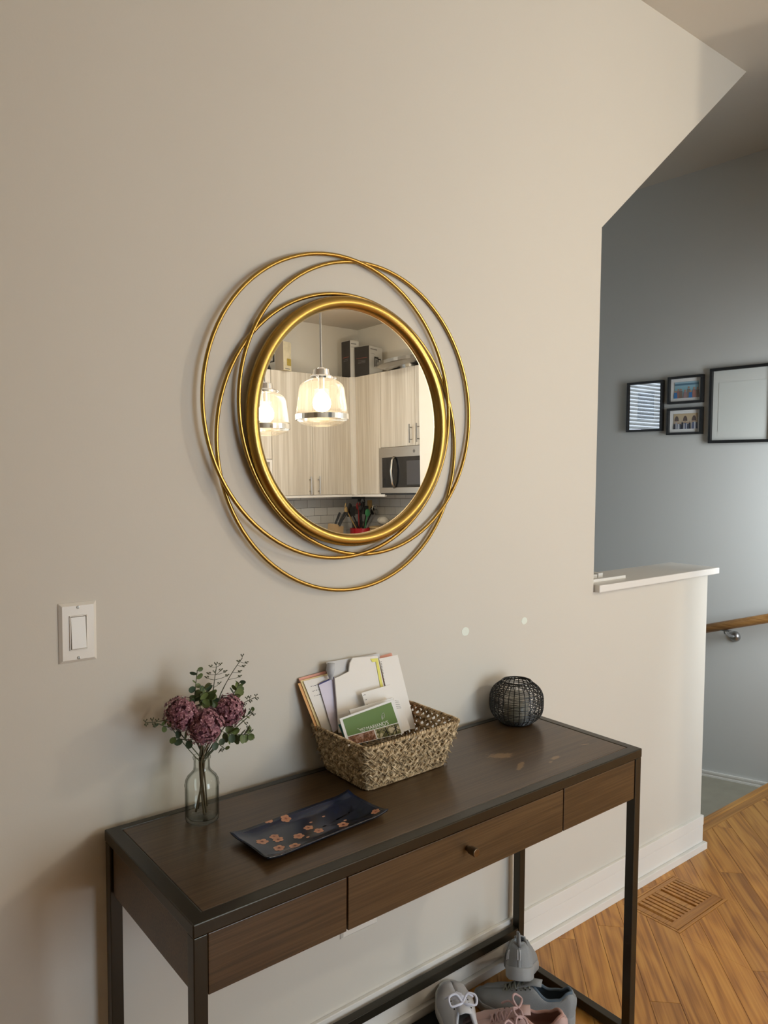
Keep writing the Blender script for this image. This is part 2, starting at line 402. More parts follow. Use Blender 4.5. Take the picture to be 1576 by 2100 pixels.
for a, b in ((ix0, xm-.011), (xm+.013, ix1)):
    n = 5; p = (b-a)/(n+0.55)
    for i in range(n):
        x = a + p*(i+0.5)+0.003
        if i == 0 or True: obj('slat', MB().box(x+p*0.08, x+p*0.72, iy0, iy1, -.015, .0008), OAKX, vt)
obj('duct', MB().box(ix0, xm, iy0, iy1, -.09, -.088), mat('duct_dark', (0.018, 0.007, 0.004), 0.9), vt)
obj('damper', MB().box(xm, ix1, iy0, iy1, -.009, -.006), OAKX, vt)
# the floor slab is opened under the register
fl = floor.data; bm = bmesh.new()
mb = MB()
for pc in cutvent([(-2.5, -4.6), (4.73, -4.6), (4.73, 0.115), (-2.5, 0.115)]): mb.prism([Vector((x, y, -0.10)) for x, y in pc], (0, 0, 0.092))
nm = mb.mesh('floor'); nm.materials.append(OAKX); floor.data = nm

# ------------------------------------------------------------ console table
TX0, TX1, TY0, TY1 = 0.4904, 1.7106, -0.42, -0.02
tbl = thing('console_table', 'dark walnut console table with a bronze steel frame against the wall', 'table', (1.1, -0.22, 0))
FT = 0.0225; LW = 0.026; FR = 0.028
zt0 = ZT-FT
fo = [(TX0,TY0),(TX1,TY0),(TX1,TY1),(TX0,TY1)]; fi = [(TX0+FR,TY0+FR),(TX1-FR+.004,TY0+FR),(TX1-FR+.004,TY1-.018),(TX0+FR,TY1-.018)]
vs = [(x,y,zz) for zz in (zt0, ZT) for (x,y) in fo+fi]; fs = []
for i in range(4):
    j = (i+1) % 4
    fs += [(8+i, 8+j, 12+j, 12+i), (i, 4+i, 4+j, j), (i, j, 8+j, 8+i), (4+i, 12+i, 12+j, 4+j)]
obj('top_frame', MB().add(vs, fs), STEEL, tbl, bevel=0.002)
obj('wood_top', MB().box(TX0+FR+.0012, TX1-FR+.0028, TY0+FR+.0012, TY1-.0192, ZT-.020, ZT-.0008), WALT, tbl, bevel=0.0008, seg=1)
for lx in (TX0, TX1-LW):
    for ly in (TY0, TY1-LW):
        obj('leg', MB().box(lx+.001, lx+LW-.001, ly+.001, ly+LW-.001, 0.0, zt0-.0006), STEEL, tbl, bevel=0.0015)
PB = 0.6445
def panel(name, b, parent=tbl, **k):
    return obj(name, MB().box(*b), WAL, parent, bevel=0.0012, **k)
yf = TY0+.003
panel('end_panel', (TX0+.006, TX0+.022, TY0+LW, TY1-LW-.004, PB+.004, zt0-.001))
panel('end_panel', (TX1-.022, TX1-.006, TY0+LW, TY1-LW-.004, PB+.004, zt0-.001))
obj('case_bottom', MB().box(TX0+.022, TX1-.022, TY0+.02, TY1-LW, PB+.004, PB+.012), WAL, tbl)
obj('back_panel', MB().box(TX0+LW, TX1-LW, TY1-.016, TY1-.006, PB+.004, zt0-.001), WAL, tbl)
XS1, XS2 = 0.787, 1.4005
panel('front_panel', (TX0+LW+.0005, XS1-.0012, yf, yf+.018, PB, zt0-.002))
dr = panel('drawer', (XS1+.0022, XS2-.0015, yf, yf+.018, PB, zt0-.003))
panel('front_panel', (XS2+.0018, TX1-LW-.0005, yf, yf+.018, PB, zt0-.002))
obj('knob', MB().lathe([(0.0, 0), (0.0055, 0.0), (0.0055, 0.008), (0.0085, 0.009), (0.0088, 0.026), (0.0082, 0.0275), (0, 0.0275)], (1.089, yf, 0.7035), 20, ax='Y'), BRONZE, dr, smooth=False, bevel=0.0006)
obj('back_rail', MB().box(TX0+LW, TX1-LW, -.044, -.022, 0.100, 0.1235), STEEL, tbl, bevel=0.0015)
for lx in (TX0, TX1-LW):
    obj('side_rail', MB().box(lx+.001, lx+LW-.001, TY0+LW, TY1-LW, 0.005, 0.031), STEEL, tbl, bevel=0.0015)

# ------------------------------------------------------------ wall mirror
mr_ = thing('round_mirror', 'round wall mirror in a gold frame circled by three thin gold rings', 'mirror', (1.09, -0.03, 1.582))
ta, tb_ = 0.0168, 0.0111
nrm = Vector((math.sin(tb_), -math.cos(tb_)*math.cos(ta), math.sin(ta))).normalized()
zx = Vector((0,0,1)); ex = nrm.cross(zx).normalized()*-1; ez = ex.cross(nrm).normalized()*-1
if ex.x < 0: ex = -ex
if ez.z < 0: ez = -ez
MC = Vector((1.095, -0.0135, 1.582))
def mp(x, z, d=0): return MC + ex*(x-1.095) + ez*(z-1.582) + nrm*d
def circ(cx, cz, R, d, n=96): return [mp(cx+R*math.cos(2*PI*k/n), cz+R*math.sin(2*PI*k/n), d) for k in range(n)]
for cx, cz, R, d in ((1.054, 1.616, 0.3520, 0.006), (1.087, 1.534, 0.3500, -0.003), (1.138, 1.616, 0.3495, 0.001)):
    obj('gold_ring', MB().tube(circ(cx, cz, R, d), 0.0047, 10, closed=True), GOLD, mr_, smooth=True)
fc = (1.0975, 1.584)
obj('round_frame', MB().tube(circ(*fc, 0.2805, 0.007, 128), 0.0150, 20, closed=True), GOLD, mr_, smooth=True)
ds = circ(*fc, 0.2795, 0.004, 128)
obj('mirror_glass', MB().prism(ds, -nrm*0.004), MIRROR, mr_)
for a_ in (0.9, 2.4, 3.9, 5.3):
    c_ = mp(fc[0]+0.283*math.cos(a_), fc[1]+0.283*math.sin(a_)); obj('wall_spacer', MB().tube([c_, Vector((c_.x, 0.0, c_.z))], 0.003, 8), STEEL, mr_)

# ------------------------------------------------------------ light switch, outlet, patches
sx, sz = 0.452, 1.1605
sw = thing('light_switch', 'almond rocker light switch with two screws at the left of the wall', 'switch', (sx, 0, sz))
def plate(x0, x1, z0, z1, parent, inner=None):
    d = 0.0065; e = 0.006
    vs = [(x0,0,z0),(x1,0,z0),(x1,0,z1),(x0,0,z1),(x0,-.0015,z0),(x1,-.0015,z0),(x1,-.0015,z1),(x0,-.0015,z1),
          (x0+e,-d,z0+e),(x1-e,-d,z0+e),(x1-e,-d,z1-e),(x0+e,-d,z1-e)]
    fs = [(0,1,2,3)]+[(i,(i+1)%4,4+(i+1)%4,4+i) for i in range(4)]+[(4+i,4+(i+1)%4,8+(i+1)%4,8+i) for i in range(4)]+[(8,9,10,11)]
    return obj('cover_plate', MB().add(vs, fs), PLATE, parent, bevel=0.001)
plate(sx-.0352, sx+.0352, sz-.0575, sz+.0575, sw)
def ringbox(x0, x1, z0, z1, t, y0, y1):
    return MB().box(x0, x1, y0, y1, z1-t, z1).box(x0, x1, y0, y1, z0, z0+t).box(x0, x0+t, y0, y1, z0+t, z1-t).box(x1-t, x1, y0, y1, z0+t, z1-t)
obj('bezel', ringbox(sx-.0168, sx+.0168, sz-.0335, sz+.0335, .0024, -.0085, -.006), PLATE, sw, bevel=0.0008)
rk = [Vector((sx-.0138, -.0070, sz+.0303)), Vector((sx-.0138, -.0112, sz-.0303)), Vector((sx-.0138, -.0055, sz-.0303)), Vector((sx-.0138, -.0055, sz+.0303))]
obj('rocker', MB().prism(rk, (.0276, 0, 0)), PLATE, sw, bevel=0.0007)
obj('shadow_gap', MB().box(sx-.0146, sx+.0146, -.0066, -.0064, sz-.0312, sz+.0312), mat('gap', (.10,.09,.07), .8), sw)
SCR = mat('screw', (0.55, 0.53, 0.47), 0.35, metal=0.6)
for dz in (-.0485, .0485):
    s_ = obj('screw', MB().lathe([(0, .0062), (.0030, .0062), (.0030, .0072), (.0022, .0078), (0, .0080)], (sx, 0, sz+dz), 14, ax='Y'), SCR, sw, smooth=False)
    obj('slot', MB().box(sx-.0004, sx+.0004, -.0083, -.0079, sz+dz-.0026, sz+dz+.0026), BLACK, s_)
ol = thing('wall_outlet', 'white double outlet plate on the wall just under the drawer', 'outlet', (1.128, 0, 0.367))
plate(1.070, 1.186, 0.310, 0.424, ol)
for x in (1.105, 1.151): obj('receptacle', MB().box(x-.0165, x+.0165, -.009, -.006, .334, .400), PLATE, ol, bevel=0.003)
PATCH = mat('dried_filler', (0.80, 0.86, 0.78), 0.5)
for (px, py, w_, h_, lab) in ((955, 1295, .0145, .0125, 'larger pale filler spot on the wall above and left of the wire lantern'), (1076, 1273, .0125, .0105, 'smaller pale filler spot on the wall right above the wire lantern')):
    c_ = atY(px, py, 0); pts = []
    for k in range(18):
        a_ = 2*PI*k/18; q = 1+0.10*noise.noise(Vector((px*.1, math.cos(a_)*2, math.sin(a_)*2)))
        pts.append(Vector((c_.x+w_*q*math.cos(a_), 0, c_.z+h_*q*math.sin(a_))))
    tag(obj('filler_spot', MB().prism(pts, (0, -.0005, 0)), PATCH), lab, 'paint spot', 'pale filler spots on the wall')

# ------------------------------------------------------------ things on the half wall
WP = mat('white_plastic', (0.80, 0.79, 0.75), 0.35)
tag(obj('plastic_strip', MB().box(2.085, 2.30, 0.030, 0.050, 1.102, 1.112), WP, bevel=.001), 'longer thin white strip lying on the half wall ledge', 'strip')
tag(obj('plastic_holder', MB().box(2.085, 2.20, 0.075, 0.12, 1.102, 1.118).box(2.20, 2.225, 0.07, 0.13, 1.102, 1.122), WP, bevel=.001), 'short white bracket lying at the back of the half wall ledge', 'bracket')

# ------------------------------------------------------------ handrail
RXx = XF-0.075
pa, pb = atX(1449, 1289, RXx), atX(1576, 1268, RXx); dr_ = (pb-pa)
hr = thing('handrail', 'round oak handrail on the blue-grey stairwell wall', 'handrail', pa)
RAILW, *_ = woodmat('oak_rail', (.24,.11,.03), (.36,.18,.055), (.44,.24,.08), rot=(0,0,PI/2), rough=.35, ring=.8, long_s=1.0, across=14, tint=.02)
obj('rail', MB().tube([pa-dr_*1.6, pa+dr_*3.2], 0.022, 20), RAILW, hr, smooth=True)
bc = atX(1509, 1305, XF); bt = pa + dr_*((atX(1487, 1284, RXx).y-pa.y)/dr_.y)
br = obj('bracket', MB().tube([bt-Vector((0,0,.02)), bt+Vector((-.002, -.006, -.035)), bt.lerp(bc, .5)+Vector((-.01,0,-.02)), bc+Vector((-.012, 0, 0))], 0.008, 10).box(bt.x-.012, bt.x+.012, bt.y-.03, bt.y+.03, bt.z-.026, bt.z-.020), NICKEL, hr, smooth=False, bevel=.001)
obj('rosette', MB().lathe([(0.0, -.022), (.012, -.021), (.024, -.014), (.027, -.003), (.027, 0)], bc, 20, ax='X'), NICKEL, br, smooth=True)

# ------------------------------------------------------------ pictures on the stairwell wall
def picture(px, label, kind):
    # px: left, right, top, bottom pixel lines of the black frame measured at the left edge / right edge
    (lx, lt, lb), (rx, rt_, rb) = px
    pl, pr = atX(lx, (lt+lb)/2, XF-.022), atX(rx, (rt_+rb)/2, XF-.022)
    zt_ = (atX(lx, lt, XF-.022).z + atX(rx, rt_, XF-.022).z)/2; zb_ = (atX(lx, lb, XF-.022).z + atX(rx, rb, XF-.022).z)/2
    y1, y0 = pl.y, pr.y
    t = thing('picture_frame', label, 'picture', (XF, (y0+y1)/2, zb_), 'framed pictures on the stairwell wall')
    f = 0.012 if kind != 'big' else 0.014
    F = MB().box(XF-.026, XF-.001, y0, y1, zt_-f, zt_).box(XF-.026, XF-.001, y0, y1, zb_, zb_+f).box(XF-.026, XF-.001, y0, y0+f, zb_+f, zt_-f).box(XF-.026, XF-.001, y1-f, y1, zb_+f, zt_-f)
    obj('frame', F, BLACK, t, bevel=.001)
    a, b, c, d = y0+f, y1-f, zb_+f, zt_-f
    return t, a, b, c, d
MATB = mat('mat_board', (0.78, 0.78, 0.74), 0.6)
GLS = glassmat('picture_glass', transp=1, transl=.0001, rough=.0)
def img(parent, name, y0, y1, z0, z1, m, x=XF-.012): return obj(name, MB().box(x, x+.0008, y0, y1, z0, z1), m, parent)
# 1 tall one with blinds reflected in its glass
t, a, b, c, d = picture(((1286, 786, 886), (1359, 779, 884)), 'leftmost black picture frame, its glass mirroring a window blind', 'tall')
img(t, 'mat', a, b, c, d, MATB, XF-.010)
img(t, 'print', a+(b-a)*.22, b-(b-a)*.26, c+(d-c)*.21, d-(d-c)*.18, mat('dark_print', (.045,.055,.07), .3, var=.5, vscale=30), XF-.012)
gm = mat('gloss_glass', (1,1,1), 0.0); 
def glossglass():
    m = glassmat('framed_glass', transp=1, transl=.0001, rough=0.0)
    for n in m.node_tree.nodes:
        if n.type == 'MAP_RANGE': n.inputs['To Min'].default_value = .17; n.inputs['To Max'].default_value = .8
    return m
GG = glossglass()
img(t, 'glass', a, b, c, d, GG, XF-.018)
def photo(name, sky, low, people, seed, sc=60):
    m, nt, bb, N, L = NT(name)
    tc = N('ShaderNodeTexCoord'); sp = N('ShaderNodeSeparateXYZ'); L(tc.outputs['Generated'], sp.inputs[0])
    rp = N('ShaderNodeValToRGB'); e = rp.color_ramp.elements
    e[0].position = 0; e[0].color = (*low, 1); e[1].position = 1; e[1].color = (*sky[1], 1)
    k = rp.color_ramp.elements.new(.55); k.color = (*sky[0], 1)
    L(sp.outputs[2], rp.inputs[0]); L(rp.outputs[0], bb.inputs['Base Color']); bb.inputs['Roughness'].default_value = .35
    return m
def blob(y, z, r, x, mb): 
    mb.prism([Vector((x, y+r*math.cos(2*PI*k/10), z+r*math.sin(2*PI*k/10))) for k in range(10)], (-.0003, 0, 0))
def people(parent, a, b, c, d, cols, n, hmin, hmax, seed):
    random.seed(seed); ms = [mat('print_ink', cc, .4) for cc in cols]; sk_ = mat('print_skin', (.42,.26,.19), .4)
    for i in range(n):
        y = a+(b-a)*(i+.5)/n + random.uniform(-.3, .3)*(b-a)/n; h = (d-c)*random.uniform(hmin, hmax); w_ = (b-a)/n*.62
        x = XF-.0126-.0003*(i % 3)
        mb = MB().prism([Vector((x, y-w_, c)), Vector((x, y+w_, c)), Vector((x, y+w_*.8, c+h*.75)), Vector((x, y-w_*.8, c+h*.75))], (-.0003, 0, 0))
        o = obj('printed_figure', mb, ms[i % len(cols)], parent)
        sk = MB(); blob(y, c+h*.88, w_*.52, x-.0002, sk); obj('printed_face', sk, sk_, o)
# 2 upper small: people before water
t, a, b, c, d = picture(((1370, 773, 829), (1442, 768, 825)), 'upper small frame with a group photo before blue water', 'small')
img(t, 'mat', a, b, c, d, CARD, XF-.010)
ya, yb, za, zb = a+(b-a)*.09, b-(b-a)*.13, c+(d-c)*.14, d-(d-c)*.15
img(t, 'print', ya, yb, za, zb, photo('water_print', ((.22,.42,.50), (.35,.52,.62)), (.20,.33,.36), None, 1), XF-.012)
obj('printed_hills', MB().box(XF-.0126, XF-.0124, ya, yb, zb-(zb-za)*.22, zb-(zb-za)*.10), mat('hill_ink', (.10,.20,.28), .4), t)
people(t, ya, yb, za, zb, [(.20,.15,.12), (.33,.16,.13), (.05,.18,.42), (.24,.2,.17), (.30,.2,.2)], 8, .42, .78, 3)
# 3 lower small: crowd before arches
t, a, b, c, d = picture(((1368, 837, 892), (1440, 835, 890)), 'lower small frame with a crowd photo before sandy arches', 'small')
img(t, 'mat', a, b, c, d, CARD, XF-.010)
ya, yb, za, zb = a+(b-a)*.09, b-(b-a)*.13, c+(d-c)*.15, d-(d-c)*.16
img(t, 'print', ya, yb, za, zb, photo('arch_print', ((.50,.42,.30), (.52,.40,.24)), (.35,.33,.30), None, 1), XF-.012)
am = MB()
for i in range(3):
    yy = ya+(yb-ya)*(.15+.36*i); w_ = (yb-ya)*.09
    am = MB(); am.prism([Vector((XF-.0124, yy+w_*math.cos(PI*k/8), za+(zb-za)*(.52+.34*math.sin(PI*k/8)))) for k in range(9)], (-.0002, 0, 0)); obj('printed_arch', am, mat('arch_ink', (.12,.09,.08), .5), t)
people(t, ya, yb, za, zb, [(.06,.07,.10), (.5,.52,.56), (.10,.12,.2), (.35,.36,.40), (.03,.03,.04)], 15, .42, .6, 5)
# 4 large
t, a, b, c, d = picture(((1455, 756, 909), (1588, 744, 906)), 'large black frame holding a blank pale board at the right edge', 'big')
img(t, 'mat', a, b, c, d, mat('pale_board', (0.66, 0.67, 0.63), 0.5), XF-.010)
i_ = .10
img(t, 'inner_board', a+(b-a)*i_, b-(b-a)*i_, c+(d-c)*.12, d-(d-c)*.17, mat('inner_board', (0.655, 0.675, 0.635), 0.5), XF-.0113)

# ------------------------------------------------------------ wire lantern
LC = Vector((1.612, -0.086, ZT))
ln = thing('wire_lantern', 'round black wire candle lantern at the right end of the table', 'lantern', LC)
def lprof(t):     # t 0..1 from the base to the rim
    z = 0.004+0.113*t
    r = 0.040+0.034*(1-abs(2*t-0.96)**3.2) if abs(2*t-.96) < 1 else 0.040
    return r, z
NR = 30; rm = MB()
for k in range(NR):
    a_ = 2*PI*k/NR
    rm.tube([LC+Vector((lprof(i/16)[0]*math.cos(a_), lprof(i/16)[0]*math.sin(a_), lprof(i/16)[1])) for i in range(17)], 0.00130, 5)
obj('rib', rm, BLACKW, ln)['kind'] = 'stuff'
wm = MB(); random.seed(3)
for k in range(46):
    t0 = (k+.5)/46*0.98+random.uniform(-.006, .006); ph = random.uniform(0, 6.28); am_ = random.uniform(.006, .016); pts = []
    for j in range(60):
        a_ = 2*PI*j/60; tt = min(.985, max(.01, t0+am_*math.sin(2*a_+ph)+.010*noise.noise(Vector((math.cos(a_)*3, math.sin(a_)*3, k*2.3)))))
        r, z = lprof(tt); r += .0006*(1 if (j//2+k) % 2 else -1)
        pts.append(LC+Vector((r*math.cos(a_), r*math.sin(a_), z)))
    wm.tube(pts, 0.00078, 4, closed=True)
obj('wire_weave', wm, BLACKW, ln)['kind'] = 'stuff'
for t_ in (0.0, 1.0):
    r, z = lprof(t_); obj('rim_ring', MB().tube([LC+Vector((r*math.cos(2*PI*j/48), r*math.sin(2*PI*j/48), z)) for j in range(48)], 0.0022, 8, closed=True), BLACKW, ln, smooth=True)
obj('base_plate', MB().lathe([(0, .001), (.044, .001), (.046, .003), (.044, .005), (0, .005)], LC, 40), BLACKW, ln)
obj('candle_glass', MB().lathe([(0, .005), (.031, .005), (.034, .009), (.034, .082), (.0325, .082), (.0325, .010), (0, .008)], LC, 36), glassmat('candle_glass', (0.92,.93,.90), transp=.45, transl=.5, rough=.15), ln, smooth=True)
obj('candle', MB().lathe([(0, .009), (.030, .009), (.030, .060), (.024, .064), (0, .062)], LC, 32), mat('cream_wax', (.80,.77,.68), .6), ln, smooth=True)

# ------------------------------------------------------------ tray with painted blossoms
TC = Vector((0.811, -0.265, ZT)); rot = math.radians(3.5)
ta_ = Vector((math.cos(rot), math.sin(rot), 0)); tn_ = Vector((-math.sin(rot), math.cos(rot), 0))
TL_, TW_ = 0.142, 0.0625
def trz(u, v):     # u,v in -1..1
    e = max(0, abs(u)-.72)/.28; g = max(0, abs(v)-.62)/.38
    return 0.0045 + .0085*e**1.6 + .0075*g**1.6*(1-.45*e)
def trp(u, v, dz=0):
    sw_ = 1+.035*(v*v)*(1)*abs(u)
    return TC + ta_*(u*TL_*(1+.03*v*v)) + tn_*(v*TW_*(1+.02*u*u)) + Vector((0, 0, trz(u, v)+dz))
NU, NV = 44, 20; mb = MB(); vs = []; fs = []
for s_ in (0, 1):
    for i in range(NU+1):
        for j in range(NV+1):
            u, v = -1+2*i/NU, -1+2*j/NV
            if s_ == 0: vs.append(trp(u, v))
            else: q = trp(u*.985, v*.98, -.0042); q.z = max(q.z, ZT+.0002); vs.append(q)
K = (NU+1)*(NV+1)
for i in range(NU):
    for j in range(NV):
        p = i*(NV+1)+j; fs.append((p, p+NV+1, p+NV+2, p+1)); fs.append((K+p, K+p+1, K+p+NV+2, K+p+NV+1))
for i in range(NU):
    p = i*(NV+1); fs.append((p, K+p, K+p+NV+1, p+NV+1)); p += NV; fs.append((p, p+NV+1, K+p+NV+1, K+p))
for j in range(NV):
    fs.append((j, j+1, K+j+1, K+j)); p = NU*(NV+1)+j; fs.append((p, K+p, K+p+1, p+1))
mt, nt, bb, N, L = NT('blue_black_glaze')
tc = N('ShaderNodeTexCoord'); nz = N('ShaderNodeTexNoise', Scale=22.0, Detail=5.0); L(tc.outputs['Object'], nz.inputs[0])
sp = N('ShaderNodeSeparateXYZ'); L(tc.outputs['Generated'], sp.inputs[0])
rp = N('ShaderNodeValToRGB'); e = rp.color_ramp.elements; e[0].position = .35; e[0].color = (.008,.013,.022,1); e[1].position = .75; e[1].color = (.008,.018,.055,1)
ad = N('ShaderNodeMath', operation='MULTIPLY_ADD'); ad.inputs[1].default_value = .35; L(sp.outputs[1], ad.inputs[0]); 
sb = N('ShaderNodeMath', operation='MULTIPLY'); sb.inputs[1].default_value = .75; L(nz.outputs['Fac'], sb.inputs[0]); L(sb.outputs[0], ad.inputs[2])
L(ad.outputs[0], rp.inputs[0]); L(rp.outputs[0], bb.inputs['Base Color']); bb.inputs['Roughness'].default_value = .22; bb.inputs['Coat Weight'].default_value = .25; bb.inputs['Coat Roughness'].default_value = .12; bb.inputs['Specular IOR Level'].default_value = .35
tray = thing('ceramic_tray', 'dark blue glazed rectangular tray painted with peach blossoms', 'tray', TC)
td = obj('dish', MB().add(vs, fs), mt, tray, smooth=True)
PEACH = mat('peach_glaze', (.52,.26,.155), .3); PDARK = mat('blossom_heart', (.14,.03,.02), .3); PPINK = mat('blossom_vein', (.30,.10,.06), .3)
def inv_tray(px, py):
    p = atZ(px, py, ZT+.010) - TC
    return p.dot(ta_)/TL_, p.dot(tn_)/TW_
def blossom(px, py, r, seed, bud=False):
    random.seed(seed); u0, v0 = inv_tray(px, py); a0 = random.uniform(0, 6)
    mb = MB(); ht = MB(); vn = MB()
    def P(dx, dy, dz):
        u, v = max(-.995, min(.995, u0+dx/TL_)), max(-.99, min(.99, v0+dy/TW_)); return trp(u, v, dz)
    for k in range(1 if bud else 5):
        a_ = a0+2*PI*k/5; pts = []
        for j in range(14):
            b_ = 2*PI*j/14; rr = r*.46*(1+.05*math.cos(2*b_)); dx = math.cos(a_)*r*.56+rr*math.cos(b_); dy = math.sin(a_)*r*.56+rr*math.sin(b_)*.92
            if bud: dx, dy = rr*math.cos(b_)*1.1, rr*math.sin(b_)*.8
            pts.append(P(dx, dy, .00022+.00004*k))
        c_ = P(math.cos(a_)*r*.56*(0 if bud else 1), math.sin(a_)*r*.56*(0 if bud else 1), .00028+.00004*k)
        mb.add([c_]+pts, [(0, 1+j, 1+(j+1) % 14) for j in range(14)])
        if not bud: 
            q = [P(math.cos(a_)*r*.15-math.sin(a_)*s*.00045, math.sin(a_)*r*.15+math.cos(a_)*s*.00045, .00055) for s in (-1, 1)] + [P(math.cos(a_)*r*.72, math.sin(a_)*r*.72, .0006)]
            vn.add(q, [(0, 1, 2)])
    o = obj('blossom', mb, PEACH, td)
    if not bud:
        pts = [P(r*.24*math.cos(2*PI*j/10), r*.24*math.sin(2*PI*j/10), .0007) for j in range(10)]
        ht.add([P(0, 0, .0008)]+pts, [(0, 1+j, 1+(j+1) % 10) for j in range(10)])
        if seed % 2 == 0:
            b = len(mb.v)
            me = o.data; me.materials.append(PDARK); me.materials.append(PPINK)
        me = o.data
        full = MB(); full.add(mb.v, mb.f); n1 = len(full.f); full.add(vn.v, vn.f); n2 = len(full.f); full.add(ht.v, ht.f)
        nm = bpy.data.meshes.new('blossom'); nm.from_pydata(full.v, [], full.f); nm.update()
        for mm in (PEACH, PPINK, PDARK if seed % 2 == 0 else PPINK): nm.materials.append(mm)
        for i, pl in enumerate(nm.polygons): pl.material_index = 0 if i < n1 else (1 if i < n2 else 2)
        o.data = nm
for i, (px, py, r) in enumerate(((551, 1683, .0105), (587, 1677, .0105), (538, 1721, .0120), (563, 1710, .0095), (571, 1716, .0105), (573, 1733, .0110), (606, 1729, .0115), (613, 1709, .0110), (633, 1692, .0100), (654, 1698, .0100), (704, 1686, .0115), (769, 1664, .0090))):
    blossom(px, py, r, i+(1 if i in (5,) else 0)*1)
for px, py in ((638, 1681), (664, 1669), (708, 1677), (632, 1711)): blossom(px, py, .007, px, True)
bm_ = MB()
for pts in (((600, 1712), (640, 1702), (690, 1676), (735, 1650)), ((655, 1690), (690, 1685), (740, 1672), (765, 1662)), ((690, 1676), (715, 1664), (722, 1650), (712, 1640))):
    L_ = [inv_tray(*p) for p in pts]; fine = []
    for i in range(len(L_)-1):
        for k in range(5): t_ = k/5; fine.append((L_[i][0]*(1-t_)+L_[i+1][0]*t_, L_[i][1]*(1-t_)+L_[i+1][1]*t_))
    for i in range(len(fine)-1):
        w0 = .03
        (u1, v1), (u2, v2) = fine[i], fine[i+1]
        bm_.add([trp(u1, max(-.98, v1-w0), .00012), trp(u2, max(-.98, v2-w0), .00012), trp(u2, min(.98, v2+w0), .00012), trp(u1, min(.98, v1+w0), .00012)], [(0, 1, 2, 3)])
obj('painted_branch', bm_, mat('branch_glaze', (.004,.005,.008), .15), td)

# ------------------------------------------------------------ glass vase
VC = Vector((0.6590, -0.098, ZT))
pf = [(0, .0008), (.029, .0008), (.0325, .0035), (.0335, .009), (.0335, .070), (.0342, .072), (.0342, .0745), (.0335, .0765), (.0325, .083), (.029, .090), (.022, .097), (.0170, .103), (.0158, .110), (.0158, .124), (.0172, .126), (.0178, .129), (.0165, .1315),
      (.0145, .1312), (.0138, .124), (.0138, .108), (.0155, .101), (.021, .0945), (.0275, .0875), (.0305, .080), (.0312, .070), (.0312, .012), (.028, .008), (.012, .011), (0, .012)]
VG = glassmat('clear_glass', (.97,.98,.965), transp=1, transl=.001, rough=.01)
nt = VG.node_tree; lw = nt.nodes.new('ShaderNodeLayerWeight'); lw.inputs['Blend'].default_value = .5
cr_p = nt.nodes.new('ShaderNodeValToRGB'); e = cr_p.color_ramp.elements; e[0].position = .45; e[0].color = (.975,.985,.965,1); e[1].position = .97; e[1].color = (.30,.31,.27,1)
nt.links.new(lw.outputs['Facing'], cr_p.inputs[0])
for n in nt.nodes:
    if n.type == 'BSDF_TRANSPARENT': nt.links.new(cr_p.outputs[0], n.inputs[0])
    if n.type == 'MAP_RANGE': n.inputs['To Min'].default_value = .035; n.inputs['To Max'].default_value = .35
vase = tag(obj('glass_vase', MB().lathe(pf, VC, 40), VG, smooth=True), 'small clear glass bottle vase holding purple flowers on the table', 'vase')

# ------------------------------------------------------------ bouquet
VY = VC.y
bq = thing('flower_bouquet', 'bunch of mauve hydrangeas and eucalyptus standing in the glass bottle', 'flowers', VC+Vector((0,0,.01)))
STEM = mat('brown_stem', (.11,.085,.045), .6); GREENS = [mat('leaf_green_a', (.10,.145,.045), .5, var=.25, vscale=40), mat('leaf_green_b', (.16,.21,.065), .5, var=.25, vscale=40), mat('leaf_green_c', (.05,.085,.045), .5, var=.2, vscale=40)]
SPR = mat('sprig_green', (.075,.085,.045), .6)
NECK = VC+Vector((0, 0, .118))
def bp(px, py, dy=0): return atY(px, py, VY+dy)
def bez(a, b, c, n=10): return [a*(1-t)**2+b*2*t*(1-t)+c*t*t for t in [i/n for i in range(n+1)]]
def fixneck(p, k): return NECK+Vector((math.cos(k)*.005, math.sin(k)*.005, 0))
heads = [((372, 1464), .033, -.004), ((421, 1488), .036, -.030), ((467, 1457), .034, .004)]
MAUVE = []
m1, nt, bb, N, L = NT('mauve_petal')
tc = N('ShaderNodeTexCoord'); nz = N('ShaderNodeTexNoise', Scale=260.0, Detail=2.0); L(tc.outputs['Object'], nz.inputs[0])
rp = N('ShaderNodeValToRGB'); e = rp.color_ramp.elements; e[0].position = .30; e[0].color = (.12,.03,.055,1); e[1].position = .68; e[1].color = (.60,.33,.37,1)
k = rp.color_ramp.elements.new(.5); k.color = (.25,.085,.12,1)
L(nz.outputs['Fac'], rp.inputs[0]); L(rp.outputs[0], bb.inputs['Base Color']); bb.inputs['Roughness'].default_value = .55; bb.inputs['Sheen Weight'].default_value = .2
random.seed(5)
lowpts = [Vector((-.012, .004, .018)), Vector((.002, -.004, .012)), Vector((.010, .002, .012)), Vector((.006, -.010, .03)), Vector((-.004, .01, .02))]
